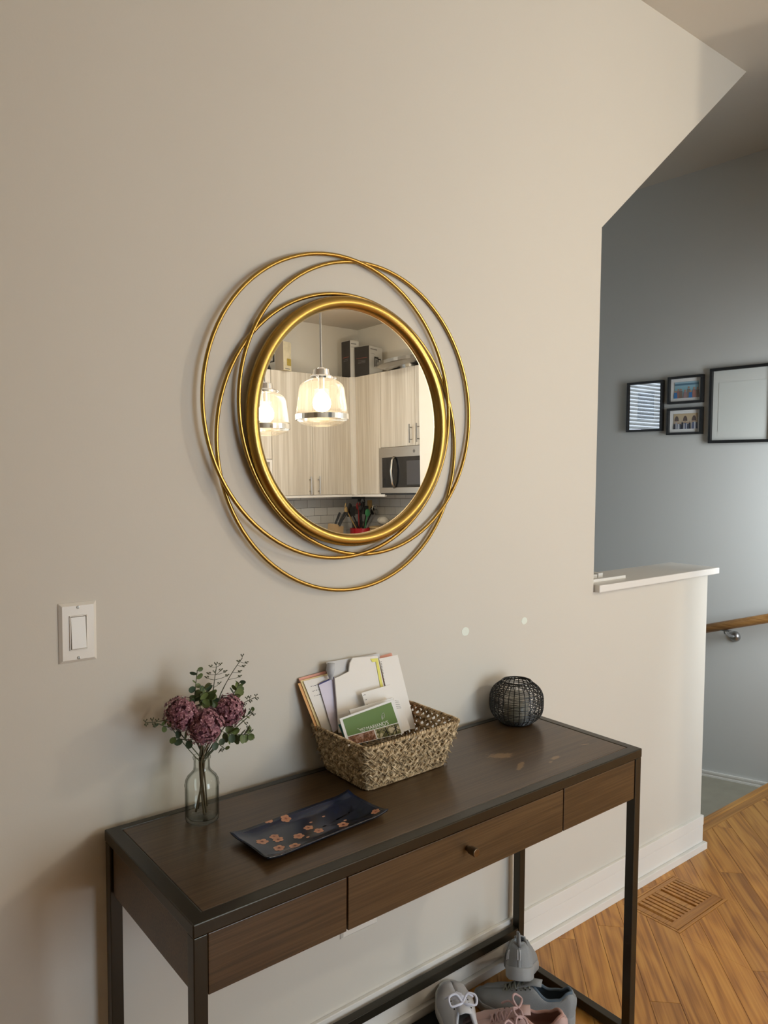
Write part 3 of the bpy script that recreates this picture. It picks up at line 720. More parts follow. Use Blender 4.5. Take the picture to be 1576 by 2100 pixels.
for i, ((px, py), r, dy) in enumerate(heads):
    c_ = bp(px, py, dy)
    core = MB().ball(c_, r*.78, 14, 9); obj('flower_core', core, mat('mauve_core', (.13,.045,.07), .8), bq, smooth=True)
    mb = MB()
    for j in range(400):
        zz = 1-2*(j+.5)/400; a_ = j*2.399963; rr = math.sqrt(1-zz*zz)
        n = Vector((rr*math.cos(a_), rr*math.sin(a_), zz)); n = (n+Vector([random.uniform(-.12, .12) for _ in range(3)])).normalized()
        lump = .90+.30*noise.noise(n*2.6+Vector((i*7, 0, 0)))+random.uniform(-.05, .07)
        q = c_+n*r*lump; tx = n.orthogonal().normalized(); ty = n.cross(tx); ps = r*random.uniform(.085, .135); tw = random.uniform(0, 6)
        for k in range(4):
            b_ = tw+PI/2*k; d1 = tx*math.cos(b_)+ty*math.sin(b_); d2 = tx*-math.sin(b_)+ty*math.cos(b_); lift = random.uniform(-.15, .45)
            o_ = len(mb.v)
            mb.add([q+d1*ps*(.62+.60*math.cos(w_))+d2*ps*.56*math.sin(w_)+n*ps*(lift*(.62+.6*math.cos(w_))) for w_ in [PI+2*PI*z_/7 for z_ in range(7)]], [tuple(range(7))])
    obj('flower_head', mb, m1, bq)['kind'] = 'stuff'
    nk = fixneck(None, i*2)
    obj('stem', MB().tube(bez(c_, nk+Vector((0,0,.02)), nk, 6)+bez(nk, nk-Vector((0,0,.03)), VC+lowpts[i], 6)[1:], .0022, 8), STEM, bq, smooth=True)
# eucalyptus leaves as single pieces
lv = MB(); n = 10
ring = [(0.5-.5*math.cos(2*PI*k/n), .42*math.sin(2*PI*k/n)) for k in range(n)]
lv.add([(.5, 0, -.07)]+[(x, y, .05*abs(y)*2) for x, y in ring], [(0, 1+k, 1+(k+1) % n) for k in range(n)])
leafm = lv.mesh('leaf'); leafms = []
for g in GREENS:
    q = leafm.copy(); q.materials.append(g); 
    for p in q.polygons: p.use_smooth = True
    leafms.append(q)
def leaf(p, d, size, mi, roll=0):
    o = bpy.data.objects.new('leaf', leafms[mi]); COL.objects.link(o); o.parent = bq
    x = Vector(d).normalized(); y = Vector((random.uniform(-1, 1), random.uniform(-1, .4), random.uniform(-1, 1))); z = x.cross(y).normalized()
    if z.y > 0: z = -z
    y = z.cross(x); M = Matrix((x, y, z)).transposed().to_4x4(); M.translation = Vector(p)-bq.location
    o.matrix_basis = M @ Matrix.Diagonal((size, size, size, 1))
    return o
def toward(a, b, L_): 
    d = (b-a); return d.normalized()*L_
random.seed(21)
# leafy branches: pixel paths outward, leaf size
branches = [([(398, 1450), (400, 1415), (405, 1374)], .0135, 9, .004), ([(425, 1450), (432, 1425), (418, 1408)], .0165, 14, -.004), ([(440, 1470), (432, 1450), (424, 1430)], .0170, 12, .010),
            ([(475, 1432), (484, 1415), (492, 1398)], .0150, 9, .008), ([(455, 1500), (478, 1510), (512, 1505)], .0175, 15, -.008),
            ([(405, 1515), (380, 1520), (358, 1512)], .0175, 6, -.006), ([(490, 1480), (505, 1468), (520, 1458)], .0095, 6, .002),
            ([(440, 1520), (452, 1528), (462, 1536)], .0130, 4, -.01), ([(350, 1490), (338, 1492), (326, 1484)], .0120, 4, -.002),
            ([(410, 1440), (420, 1428), (436, 1436)], .0170, 9, -.012), ([(395, 1470), (402, 1440), (398, 1430)], .0160, 7, .006)]
for bi, (pp, sz_, cnt, dy) in enumerate(branches):
    P_ = [bp(x, y, dy) for x, y in pp]; path = bez(P_[0], P_[1], P_[2], 12)
    nk = fixneck(None, bi*1.3)
    obj('twig', MB().tube(bez(nk, nk.lerp(P_[0], .5)+Vector((0, 0, -.006)), P_[0], 6)+path[1:], .0009, 6), SPR, bq, smooth=True)
    for k in range(cnt):
        t_ = .15+.85*k/max(1, cnt-1); i0 = min(11, int(t_*12)); p = path[i0].lerp(path[i0+1], t_*12-i0)
        tg = (path[i0+1]-path[i0]).normalized(); sd = tg.cross(Vector((0, 1, 0))).normalized()*(1 if k % 2 else -1)
        d = sd+tg*random.uniform(.1, .7)+Vector((0, random.uniform(-.8, .5), 0))
        leaf(p, d, sz_*random.uniform(1.05, 1.45)*(1-.25*t_), random.choice((0, 0, 1, 2)))
# seeded sprigs
sprigs = [([(452, 1425), (470, 1385), (497, 1350)], [(497, 1345), (489, 1357), (506, 1360), (500, 1367), (492, 1378), (492, 1388)], .004), ([(437, 1420), (440, 1395), (444, 1368)], [(432, 1367), (443, 1362), (452, 1363), (428, 1382), (424, 1390), (440, 1378), (453, 1375), (462, 1378), (466, 1386), (450, 1402), (430, 1405)], -.004),
          ([(486, 1450), (505, 1438), (524, 1430)], [(512, 1430), (525, 1427), (527, 1434), (514, 1440), (503, 1446), (506, 1432)], .0), ([(345, 1475), (322, 1482), (298, 1482)], [(298, 1479), (300, 1488), (312, 1476), (316, 1487), (322, 1478), (318, 1490)], .0),
          ([(500, 1478), (512, 1468), (520, 1462)], [(514, 1456), (521, 1467), (505, 1485)], .0), ([(460, 1515), (500, 1505), (515, 1508)], [(509, 1492), (516, 1500), (519, 1516), (456, 1540), (505, 1520)], -.006)]
for si, (pp, tips, dy) in enumerate(sprigs):
    P_ = [bp(x, y, dy) for x, y in pp]; path = bez(P_[0], P_[1], P_[2], 10); nk = fixneck(None, si*2.1); mb = MB()
    mb.tube(bez(nk, nk.lerp(P_[0], .5), P_[0], 5)+path[1:], [.0011]*8+[.0008]*8, 6)
    for (tx, ty) in tips:
        q = bp(tx, ty, dy+random.uniform(-.008, .008)); base = min(path, key=lambda s_: (s_-q).length+abs(s_.z-q.z+.006)*.6)
        mb.tube([base, base.lerp(q, .55)+Vector((0,0,-.001)), q], .0005, 5)
        dd = (q-base).normalized()
        for off in (Vector((0,0,0)), Vector((.0035, .001, .002)), Vector((-.003, -.001, .0028))):
            c_ = q+off; mb.tube([c_-dd*.0022, c_, c_+dd*.0028], [.0004, .0015, .0003], 6); mb.tube([q-dd*.003, c_-dd*.002], .0004, 4)
    obj('seed_sprig', mb, SPR, bq)
for k in (3, 4):
    nk = fixneck(None, k*1.7); obj('stem', MB().tube([nk+Vector((0,0,.03)), nk, VC+lowpts[k]], .0016, 8), STEM, bq, smooth=True)

# ------------------------------------------------------------ seagrass basket
bx = [(1.001, -.197), (1.243, -.190), (1.243, -.036), (1.001, -.030)]      # base corners
rim_z = [0, 0, 0, 0]
bt_ = []
for (px, py), yy in (((747, 1534), -.222), ((934, 1466), -.214), ((838, 1432), -.012), ((643, 1484), -.012)):
    bt_.append(atY(px, py, yy))
zr = .875
bt_ = [Vector((.978, -.222, zr)), Vector((1.272, -.212, zr)), Vector((1.272, -.014, zr)), Vector((.974, -.010, zr))]
bb_ = [Vector((x, y, ZT+.004)) for x, y in bx]
def rr_path(t, h):      # t in 0..1 around, h 0..1 up ; rounded corners
    C = [bb_[i].lerp(bt_[i], h) for i in range(4)]
    L_ = [(C[(i+1) % 4]-C[i]).length for i in range(4)]; tot = sum(L_); d = (t % 1)*tot; i = 0
    while d > L_[i] and i < 3: d -= L_[i]; i += 1
    e = (C[(i+1) % 4]-C[i]).normalized(); rad = .020
    p = C[i]+e*d
    prv = (C[i-1]-C[i]).normalized(); nxt = (C[(i+2) % 4]-C[(i+1) % 4]).normalized()
    if d < rad: q = (rad-d)/rad; p = p+prv*rad*.5*q*q-0*e
    if L_[i]-d < rad: q = (rad-(L_[i]-d))/rad; p = p+nxt*rad*.5*q*q
    nrm_ = Vector((e.y, -e.x, 0))
    return p, nrm_, e
bsk = thing('seagrass_basket', 'woven seagrass basket full of papers standing on the table', 'basket', (1.12, -.115, ZT))
m2, nt, bb, N, L = NT('seagrass')
tc = N('ShaderNodeTexCoord'); nz = N('ShaderNodeTexNoise', Scale=95.0, Detail=4.0); L(tc.outputs['Object'], nz.inputs[0])
rp = N('ShaderNodeValToRGB'); e = rp.color_ramp.elements; e[0].position = .30; e[0].color = (.15,.10,.05,1); e[1].position = .66; e[1].color = (.78,.62,.40,1)
k = rp.color_ramp.elements.new(.48); k.color = (.42,.31,.17,1)
L(nz.outputs['Fac'], rp.inputs[0]); L(rp.outputs[0], bb.inputs['Base Color']); bb.inputs['Roughness'].default_value = .65
nf = N('ShaderNodeTexNoise', Scale=900.0, Detail=2.0); L(tc.outputs['Object'], nf.inputs[0]); bpn = N('ShaderNodeBump', Strength=.5, Distance=.001); L(nf.outputs['Fac'], bpn.inputs['Height']); L(bpn.outputs[0], bb.inputs['Normal'])
def cord(h, NN=300, r=.0028, turns=110, amp=.0022, jit=0):   # two-ply twisted cord round the basket
    mb = MB()
    for s_ in (0, PI):
        pts = []
        for j in range(NN):
            t_ = j/NN; p, n_, e_ = rr_path(t_, h); a_ = turns*2*PI*t_+s_
            pts.append(p+n_*amp*math.cos(a_)+Vector((0,0,1))*amp*math.sin(a_))
        mb.tube(pts, r, 5, closed=True)
    return mb
obj('rim', cord(1.0, 420, .0028, 62, .0024), m2, bsk, smooth=True)
wv = MB(); random.seed(9)
WV = [(.00, .0026, 60), (.05, .0024, 45)]
for h, r, tn in WV:
    q = cord(h, 300, r, tn, .002); wv.add(q.v, q.f)
# chevron plaits: each row two strands crossing in a zigzag, with side strands
rows = 5
for k in range(rows):
    h0 = .125+.76*k/(rows-1); hh = .10
    for s_ in range(6):
        pts = []; NN = 288; per = 16
        for j in range(NN):
            t_ = j/NN
            ph = 2*PI*(t_*per)+(s_//2)*2*PI/3+(s_ % 2)*.42+k*PI*.6
            h = h0+hh*math.sin(ph)*.95+.016*noise.noise(Vector((t_*30, k*3.1, s_*5.7)))
            h = max(.02, min(.985, h)); p, n_, e_ = rr_path(t_, h)
            pts.append(p+n_*(.0030*math.sin(ph*2+1.1)+.0012*noise.noise(Vector((t_*60, k, s_))))+Vector((0,0,0)))
        wv.tube(pts, .0021, 5, closed=True)
obj('woven_side', wv, m2, bsk, smooth=True)['kind'] = 'stuff'
# loose fibres
lf = MB()
for k in range(420):
    t_ = random.random(); h = random.uniform(.04, .96); p, n_, e_ = rr_path(t_, h); sl = random.choice((-1, 1))*random.uniform(.3, 1.1); ln_ = random.uniform(.008, .016)
    d = (e_+Vector((0,0,sl))).normalized()*ln_
    lf.tube([p-d+n_*.002, p+n_*.0048, p+d+n_*.0022], [.0007, .0017, .0007], 5)
obj('loose_fibre', lf, m2, bsk, smooth=True)['kind'] = 'stuff'
obj('woven_floor', MB().prism([bb_[i]+(bb_[(i+2) % 4]-bb_[i])*.02 for i in range(4)], (0, 0, .004)), m2, bsk)

# ------------------------------------------------------------ papers in the basket
def leanplane(yb, s):           # y = yb + s (z - ZT)
    n = Vector((0, 1, -s)); return n, yb - s*ZT
def sheet(name, px, pl, t=.0008, m=PAPER, parent=None, bow=0.0, off=0, nx=6, ny=6):
    n, d = leanplane(*pl); C = [at(x, y, n, d) for x, y in px]      # TL TR BR BL
    nn = n.normalized()*-1
    if nn.y > 0: nn = -nn
    vs = []; fs = []
    for s_ in (0, 1):
        for i in range(nx+1):
            for j in range(ny+1):
                u, v = i/nx, j/ny
                p = C[0]*(1-u)*(1-v)+C[1]*u*(1-v)+C[2]*u*v+C[3]*(1-u)*v
                p = p+nn*(off+bow*math.sin(PI*u)+(t if s_ else 0)); 
                p.y = min(p.y, -.0015-(0 if s_ else 0)); vs.append(p)
    K = (nx+1)*(ny+1)
    for i in range(nx):
        for j in range(ny):
            p = i*(ny+1)+j; fs += [(p, p+1, p+ny+2, p+ny+1), (K+p, K+p+ny+1, K+p+ny+2, K+p+1)]
    for i in range(nx):
        p = i*(ny+1); fs.append((p, p+ny+1, K+p+ny+1, K+p)); p += ny; fs.append((p, K+p, K+p+ny+1, p+ny+1))
    for j in range(ny):
        p = j; fs.append((p, K+p, K+p+1, p+1)); p = nx*(ny+1)+j; fs.append((p, p+1, K+p+1, K+p))
    return obj(name, MB().add(vs, fs), m, parent, smooth=False)
INK = mat('grey_ink', (.12,.12,.13), .6)
BP = (-.062, .26)
G = 'papers standing in the basket'
def lines(px, pl, parent, off, rows_, col=INK, u0=.1, u1=.6, v0=.1, v1=.3, h=.012):
    n, d = leanplane(*pl); C = [at(x, y, n, d) for x, y in px]; nn = -n.normalized() if n.y > 0 else n
    mb = MB()
    def P(u, v): return C[0]*(1-u)*(1-v)+C[1]*u*(1-v)+C[2]*u*v+C[3]*(1-u)*v+nn*(off)
    random.seed(len(px)+rows_)
    for r_ in range(rows_):
        v = v0+(v1-v0)*r_/max(1, rows_-1); ua = u0; 
        while ua < u1:
            wl_ = random.uniform(.03, .10)*(u1-u0+.3); ub = min(u1, ua+wl_)
            mb.add([P(ua, v), P(ub, v), P(ub, v+h), P(ua, v+h)], [(0, 1, 2, 3)]); ua = ub+.02
    return obj('printed_lines', mb, col, parent)
q1 = [(612.4, 1391), (803, 1339), (852, 1484), (652, 1498)]
tag(sheet('file_folder', q1, BP, .0010, mat('salmon_paper', (.80,.40,.31), .7)), 'salmon pink folder, rearmost in the basket, showing at both top corners', 'folder', G)
q = [(611, 1402), (700, 1376), (730, 1470), (651, 1504)]
tag(sheet('file_folder', q, (BP[0]-.0035, BP[1]), .001, mat('orange_paper', (.82,.45,.18), .7)), 'orange sheet whose thin edge shows left in the basket', 'folder', G)
q = [(616, 1396), (700, 1374), (730, 1470), (657, 1503)]
tag(sheet('file_folder', q, (BP[0]-.006, BP[1]), .001, mat('yellow_paper', (.86,.70,.36), .7)), 'pale yellow sheet just behind the leftmost white papers', 'folder', G)
q4 = [(622, 1397), (703, 1377), (725, 1480), (665, 1505)]
o = tag(sheet('paper_sheet', q4, (BP[0]-.009, BP[1]), .001, PAPER), 'white printed sheet leaning at the left of the basket', 'paper', G)
lines(q4, (BP[0]-.009, BP[1]), o, .0013, 3, u0=.12, u1=.35, v0=.12, v1=.3)
# grey loop of a strap / curled sheet near the top
q = [(668, 1362), (688, 1352), (690, 1385), (673, 1390)]
o = tag(sheet('curled_envelope', [(669, 1358), (778, 1340), (785, 1400), (680, 1400)], (BP[0]-.011, BP[1]), .0010, mat('grey_white_paper', (.62,.63,.64), .6)), 'grey-white curled mailer standing tallest behind the big white envelope', 'envelope', G)
n_, d_ = leanplane(BP[0]-.011, BP[1]); c_ = at(678, 1374, n_, d_-.016)
obj('rolled_edge', MB().tube([c_+Vector((-.001, -.004, -.022)), c_, c_+Vector((.002, 0, .016))], [.004, .0105, .009], 16), mat('grey_roll', (.50,.52,.55), .5), o, smooth=True)
q5 = [(653.6, 1404), (686, 1390), (700, 1490), (683, 1503)]
o = tag(sheet('lilac_envelope', q5, (BP[0]-.013, BP[1]), .001, mat('lilac_paper', (.72,.68,.82), .6)), 'lilac envelope with a dark blue lining left of the big white one', 'envelope', G)
obj('lining_edge', MB().prism([at(x, y, *leanplane(BP[0]-.0155, BP[1])) for x, y in ((653, 1405), (685, 1391), (685, 1388), (656, 1401))], (0, -.0006, 0)), mat('navy_lining', (.03,.03,.16), .6), o)
q6 = [(685, 1389), (722, 1349), (775, 1345), (812, 1480), (692, 1500)]
n_, d_ = leanplane(BP[0]-.020, BP[1])
pts6 = [at(x, y, n_, d_) for x, y in ((685, 1391), (695, 1387), (714, 1377), (716, 1360), (722, 1349), (773, 1345), (785, 1400), (815, 1490), (694, 1503))]
o = tag(obj('large_envelope', MB().prism(pts6, -n_.normalized()*.004 if n_.y > 0 else n_*.004), PAPER, bevel=.0008), 'large white torn envelope in the middle of the basket', 'envelope', G)
yl = [at(x, y, *leanplane(BP[0]-.0250, BP[1])) for x, y in ((760, 1351), (775, 1350), (786, 1408), (780.5, 1409), (771, 1357), (764, 1358))]
obj('yellow_stripe', MB().prism(yl, (0, -.0005, 0)), mat('highlighter_yellow', (.80,.76,.16), .5), o)
q7 = [(777, 1351), (815, 1343), (852, 1494), (812, 1500)]
o = tag(sheet('paper_sheet', q7, (BP[0]-.023, BP[1]), .002, PAPER), 'tall white letter at the right of the basket, text down its left edge', 'paper', G)
n_, d_ = leanplane(BP[0]-.0262, BP[1]); mb = MB(); random.seed(4)
for k in range(17):
    t_ = k/16; x = 781+(789-781)*t_; y = 1357+(1406-1357)*t_
    a_ = at(x, y, n_, d_); mb.prism([a_, a_+Vector((random.uniform(.002, .004), 0, .0003)), a_+Vector((.003, 0, -.0013)), a_+Vector((0, 0, -.0014))], (0, -.0003, 0))
obj('printed_lines', mb, INK, o)
q9 = [(741, 1421), (800, 1404), (824, 1480), (765, 1496)]
o = tag(sheet('paper_sheet', q9, (-.094, .20), .0015, PAPER), 'smaller white sheet standing behind the green flyer', 'paper', G)
lines(q9, (-.094, .20), o, .002, 4, u0=.03, u1=.10, v0=.06, v1=.45, h=.02)
q10 = [(715, 1456), (804, 1431), (824, 1486), (736, 1510)]
tag(sheet('white_card', q10, (-.112, .18), .003, CARD), 'white card directly behind the green flyer', 'card', G)
q12 = [(806, 1432), (819, 1434), (842, 1495), (822, 1503)]
o = tag(sheet('paper_slip', q12, (-.108, .20), .0015, PAPER), 'narrow white printed slip at the right of the green flyer', 'paper', G)
lines(q12, (-.108, .20), o, .0022, 5, u0=.15, u1=.75, v0=.06, v1=.28)
tag(sheet('teal_card', [(694, 1486), (707, 1482), (717, 1512), (706, 1514)], (-.121, .15), .002, mat('teal_card', (.02,.16,.17), .5)), 'teal card peeking out left beneath the green flyer', 'card', G)
# the flyer
FPL = (-.134, .15); qf = [(695.7, 1474), (804.6, 1434), (828, 1503), (713, 1530)]
fly = tag(sheet('store_flyer', qf, FPL, .0018, CARD), 'folded store flyer with a green panel at the front of the basket', 'flyer', G)
nF, dF = leanplane(*FPL); CF = [at(x, y, nF, dF) for x, y in qf]; NF = -nF.normalized()
def FP(u, v, off): return CF[0]*(1-u)*(1-v)+CF[1]*u*(1-v)+CF[2]*u*v+CF[3]*(1-u)*v+NF*off
def fquad(u0, u1, v0, v1, off, name, m): return obj(name, MB().add([FP(u0, v0, off), FP(u1, v0, off), FP(u1, v1, off), FP(u0, v1, off)], [(0, 1, 2, 3)]), m, fly)
GRN = mat('flyer_green', (.115,.205,.045), .4)
fquad(.045, .955, .06, .665, .0022, 'green_panel', GRN)
ph1, nt, bb, N, L = NT('food_print'); tc = N('ShaderNodeTexCoord'); vr = N('ShaderNodeTexNoise', Scale=160.0, Detail=3.0); L(tc.outputs['Object'], vr.inputs[0])
rp = N('ShaderNodeValToRGB'); e = rp.color_ramp.elements; e[0].position = .35; e[0].color = (.07,.025,.015,1); e[1].position = .66; e[1].color = (.45,.30,.24,1); k = rp.color_ramp.elements.new(.5); k.color = (.24,.10,.04,1)
L(vr.outputs['Fac'], rp.inputs[0]); L(rp.outputs[0], bb.inputs['Base Color']); bb.inputs['Roughness'].default_value = .35
fquad(.045, .50, .69, .985, .0022, 'food_photo', ph1)
ph2, nt, bb, N, L = NT('garden_print'); tc = N('ShaderNodeTexCoord'); vr = N('ShaderNodeTexNoise', Scale=110.0, Detail=3.0); L(tc.outputs['Object'], vr.inputs[0])
rp = N('ShaderNodeValToRGB'); e = rp.color_ramp.elements; e[0].position = .38; e[0].color = (.08,.09,.02,1); e[1].position = .62; e[1].color = (.62,.56,.40,1); k = rp.color_ramp.elements.new(.5); k.color = (.28,.27,.12,1)
L(vr.outputs['Fac'], rp.inputs[0]); L(rp.outputs[0], bb.inputs['Base Color']); bb.inputs['Roughness'].default_value = .35
fquad(.52, .955, .69, .985, .0022, 'garden_photo', ph2)
mb = MB()
for (ua, va, ub, vb) in ((.60, .98, .78, .70), (.62, .72, .80, .97), (.80, .95, .93, .72), (.82, .72, .95, .9), (.55, .82, .63, .74), (.70, .70, .72, .97), (.88, .7, .87, .97)):
    w_ = .008; mb.add([FP(ua-w_, va, .0026), FP(ua+w_, va, .0026), FP(ub+w_, vb, .0026), FP(ub-w_, vb, .0026)], [(0, 1, 2, 3)])
obj('chair_silhouette', mb, BLACK, fly)
WHT = mat('white_print', (.86,.87,.82), .4)
fu = bpy.data.curves.new('t', 'FONT'); fu.body = "MARIANO'S"; fu.size = 1
to = bpy.data.objects.new('t', fu); COL.objects.link(to); bpy.context.view_layer.update()
dg = bpy.context.evaluated_depsgraph_get(); tm = bpy.data.meshes.new_from_object(to.evaluated_get(dg)); bpy.data.objects.remove(to)
xs = [v.co.x for v in tm.vertices]; x0_, x1_ = min(xs), max(xs)
for v in tm.vertices:
    u = .385+(v.co.x-x0_)/(x1_-x0_)*.40; vv = .640-v.co.y*.165; v.co = FP(u, vv, .0030)
tm.name = 'lettering'; tm.materials.clear(); link('lettering', tm, WHT, fly)
mb = MB()
def ln2(pts, w_=.012, off=.0030):
    P3 = [FP(u, v, off) for u, v in pts]; mb.tube(P3, .00045, 5)
ln2([(.23, .50), (.255, .52), (.27, .58), (.30, .635), (.335, .635), (.36, .58), (.365, .53)]); ln2([(.27, .55), (.36, .53)]); ln2([(.30, .57), (.31, .60), (.32, .56)]); ln2([(.28, .56), (.33, .60), (.36, .54)])
obj('bowl_emblem', mb, WHT, fly); mb = MB()
ln2([(.70, .47), (.695, .38), (.72, .31), (.755, .27), (.765, .33), (.75, .40), (.715, .43), (.705, .41)]); ln2([(.705, .43), (.735, .34)])
obj('leaf_emblem', mb, WHT, fly)

# ------------------------------------------------------------ shoes
def interp(tab, s):
    for i in range(len(tab)-1):
        if s <= tab[i+1][0]:
            a, b = tab[i], tab[i+1]; t = (s-a[0])/(b[0]-a[0]); t = t*t*(3-2*t) if True else t
            return a[1]*(1-t)+b[1]*t
    return tab[-1][1]
WT = [(0, .005), (.010, .016), (.045, .028), (.15, .034), (.35, .033), (.55, .040), (.72, .046), (.88, .038), (.96, .025), (.99, .013), (1, .004)]
HT = [(0, .078), (.05, .088), (.14, .070), (.26, .064), (.42, .086), (.55, .076), (.72, .058), (.88, .048), (.96, .038), (1, .022)]
def smoothpath(P, n=5):
    P = [Vector(p) for p in P]; out = []
    for i in range(len(P)-1):
        a, b, c, d = P[max(i-1, 0)], P[i], P[i+1], P[min(i+2, len(P)-1)]
        for k in range(n):
            t = k/n; out.append(.5*((2*b)+(c-a)*t+(2*a-5*b+4*c-d)*t*t+(3*b-a-3*c+d)*t**3))
    return out+[P[-1]]
def shoe(label, M, up_m, sole_m, lin_m, lace_m, L_=.265, group='sneakers under the table', bow=True, tab=False, marks=None, cat='shoe', stripes=None):
    root = thing('sneaker', label, cat, M.translation, group)
    NS, NA = 34, 12; z0 = .022
    def g(s): 
        q = (s-.225)/.195
        return .023*math.sqrt(max(0, 1-q*q)) if abs(q) < 1 else 0
    def outer(s, a, side, d=0):
        w_, h, gg = interp(WT, s)-d, interp(HT, s), g(s)
        cn = math.cos(a*PI/2)**.62 if a < 1 else 0
        x = s*L_; 
        if s < .10: x = s*L_ - .006*math.sin(a*PI)*(1-s/.10)
        return Vector((x, side*(gg+max(0, w_-gg)*cn), z0+(h-z0)*math.sin(a*PI/2)**.85))
    mb = MB()
    for side in (-1, 1):
        b = len(mb.v)
        for i in range(NS+1):
            for j in range(NA+1): mb.v.append(tuple(M @ outer(.5-.5*math.cos(PI*i/NS), j/NA, side)))
        for i in range(NS):
            for j in range(NA):
                p = b+i*(NA+1)+j; mb.f.append((p, p+NA+1, p+NA+2, p+1))
    mb.add([M @ outer(0, j/NA, sd) for sd in (-1, 1) for j in range(NA+1)], [(j, j+1, NA+2+j, NA+1+j) for j in range(NA)])
    u_ = obj('upper', mb, up_m, root, smooth=True, solid=.0018)
    # lining
    mb = MB(); n = 22
    for i in range(n+1):
        s = .035+.38*i/n; gg = g(s); h = interp(HT, s); w_ = interp(WT, s)-.005
        row = [(-gg, h), (-gg-.0015, h-.004), (-w_*.93, h*.62), (-w_*.9, .034), (-w_*.4, .030), (w_*.4, .030), (w_*.9, .034), (w_*.93, h*.62), (gg+.0015, h-.004), (gg, h)]
        mb.v += [tuple(M @ Vector((s*L_, y, z))) for y, z in row]
    for i in range(n):
        for j in range(9): p = i*10+j; mb.f.append((p, p+1, p+11, p+10))
    obj('lining', mb, lin_m, root, smooth=True)
    rim = [M @ Vector(((.03+.39*(.5-.5*math.cos(2*PI*k/40)))*L_, .0235*math.sin(2*PI*k/40), interp(HT, .03+.39*(.5-.5*math.cos(2*PI*k/40)))+.0005)) for k in range(40)]
    obj('collar', MB().tube(rim, .0042, 8, closed=True), lin_m if not tab else up_m, root, smooth=True)
    # sole
    prof = [.5-.5*math.cos(PI*i/32) for i in range(33)]
    out = [(s*L_-.004+.008*s, -(interp(WT, s)+.0035)) for s in prof] + [(s*L_-.004+.008*s, interp(WT, s)+.0035) for s in reversed(prof)]
    mb = MB(); n = len(out); lv_ = ((0, .93), (.004, 1.0), (.018, 1.01), (.026, .97))
    for z, k in lv_:
        for x, y in out: mb.v.append(tuple(M @ Vector((x, y*k, z+(.006 if x < .06 else 0)*(z/.026)+.006*max(0, x/L_-.85)/.15))))
    for a in range(3):
        for i in range(n): mb.f.append((a*n+i, a*n+(i+1) % n, (a+1)*n+(i+1) % n, (a+1)*n+i))
    mb.f.append(tuple(range(n-1, -1, -1))); mb.f.append(tuple(3*n+i for i in range(n)))
    obj('sole', mb, sole_m, root, smooth=True, bevel=.002)
    # tongue
    mb = MB(); n = 10
    for i in range(n+1):
        s = .36+.30*i/n; h = interp(HT, max(s, .42))+(.010*(1-i/n)+.001)
        for y in (-.015, -.008, 0, .008, .015): mb.v.append(tuple(M @ Vector((s*L_-(.010 if i == 0 else 0), y, h-abs(y)*.3))))
    for i in range(n):
        for j in range(4): p = i*5+j; mb.f.append((p, p+1, p+6, p+5))
    obj('tongue', mb, up_m, root, smooth=True, solid=.003)
    # laces
    R_ = 6; lm = MB()
    for i in range(R_):
        s = .44+.045*i; s2 = s+.045
        for sd in (-1, 1):
            h1, h2 = interp(HT, s)+.004, interp(HT, s2)+.0015
            lm.tube([M @ Vector((s*L_, sd*.017, h1-.006)), M @ Vector(((s*.5+s2*.5)*L_, 0, (h1+h2)/2+.0045)), M @ Vector((s2*L_, -sd*.018, h2-.005))], .0027, 8)
    lo = obj('laces', lm, lace_m, root, smooth=True)
    if bow:
        h = interp(HT, .44)+.010; k0 = Vector((.44*L_, 0, h)); lp = MB()
        for sd in (-1, 1):
            lp.tube([M @ (k0+Vector(q)) for q in smoothpath(((0,0,0), (.012, sd*.014, .014), (.006, sd*.032, .012), (-.010, sd*.030, .002), (-.008, sd*.012, .003), (0,0,0)))], .0029, 8)
            lp.tube([M @ (k0+Vector(q)) for q in smoothpath(((0,0,0), (.018, sd*.014, .006), (.030, sd*.026, -.006), (.040, sd*.034, -.020)))], .0027, 8)
        lp.ball(M @ k0, .0048, 8, 6)
        obj('bow', lp, lace_m, root, smooth=True)
    if tab:
        h = .086
        obj('heel_loop', MB().tube([M @ Vector(q) for q in ((.004, -.003, h-.008), (-.010, -.002, h+.008), (-.012, 0, h+.028), (-.002, .002, h+.030), (.006, .003, h+.004))], .0042, 8), up_m, root, smooth=True)
    if stripes:
        hb = .060
        for y_ in (-.0035, .0030):
            obj('reflective_stroke', MB().tube([M @ Vector((-.0082, y_, hb-.010)), M @ Vector((-.0080, y_, hb+.004)), M @ Vector((-.0050, y_, hb+.014))], .0009, 5), mat('reflective_mark', (.75,.76,.80), .4), root)
        for s in stripes:
            P_ = [M @ (outer(s, a, 1)+Vector((-.0006, .0016, 0))) for a in (.22, .32, .42, .50)]
            obj('reflective_stroke', MB().tube(P_, .0009, 5), mat('reflective_mark', (.75,.76,.80), .4), root)
    # eyelets
    ey = MB()
    for i in range(R_+1):
        s = .43+.045*i
        for sd in (-1, 1): ey.ball(M @ Vector((s*L_, sd*.0205, interp(HT, s)-.003)), .0022, 6, 4)
    obj('eyelets', ey, BLACK, root)
    return root
def place(p, d, pitch=0, roll=0, sc=1):
    x = Vector((d[0], d[1], 0)).normalized(); x = (x*math.cos(pitch)+Vector((0,0,math.sin(pitch)))).normalized()
    y = Vector((0,0,1)).cross(x).normalized(); z = x.cross(y)
    M = Matrix((x, y, z)).transposed().to_4x4() @ Matrix.Rotation(roll, 4, 'X') @ Matrix.Diagonal((sc, sc, sc, 1)); M.translation = Vector(p); return M
WFAB = mat('white_mesh_fabric', (.62,.62,.64), .7, bump=.3, bscale=700, var=.06, vscale=30); WSOLE = mat('white_rubber', (.68,.67,.64), .5)
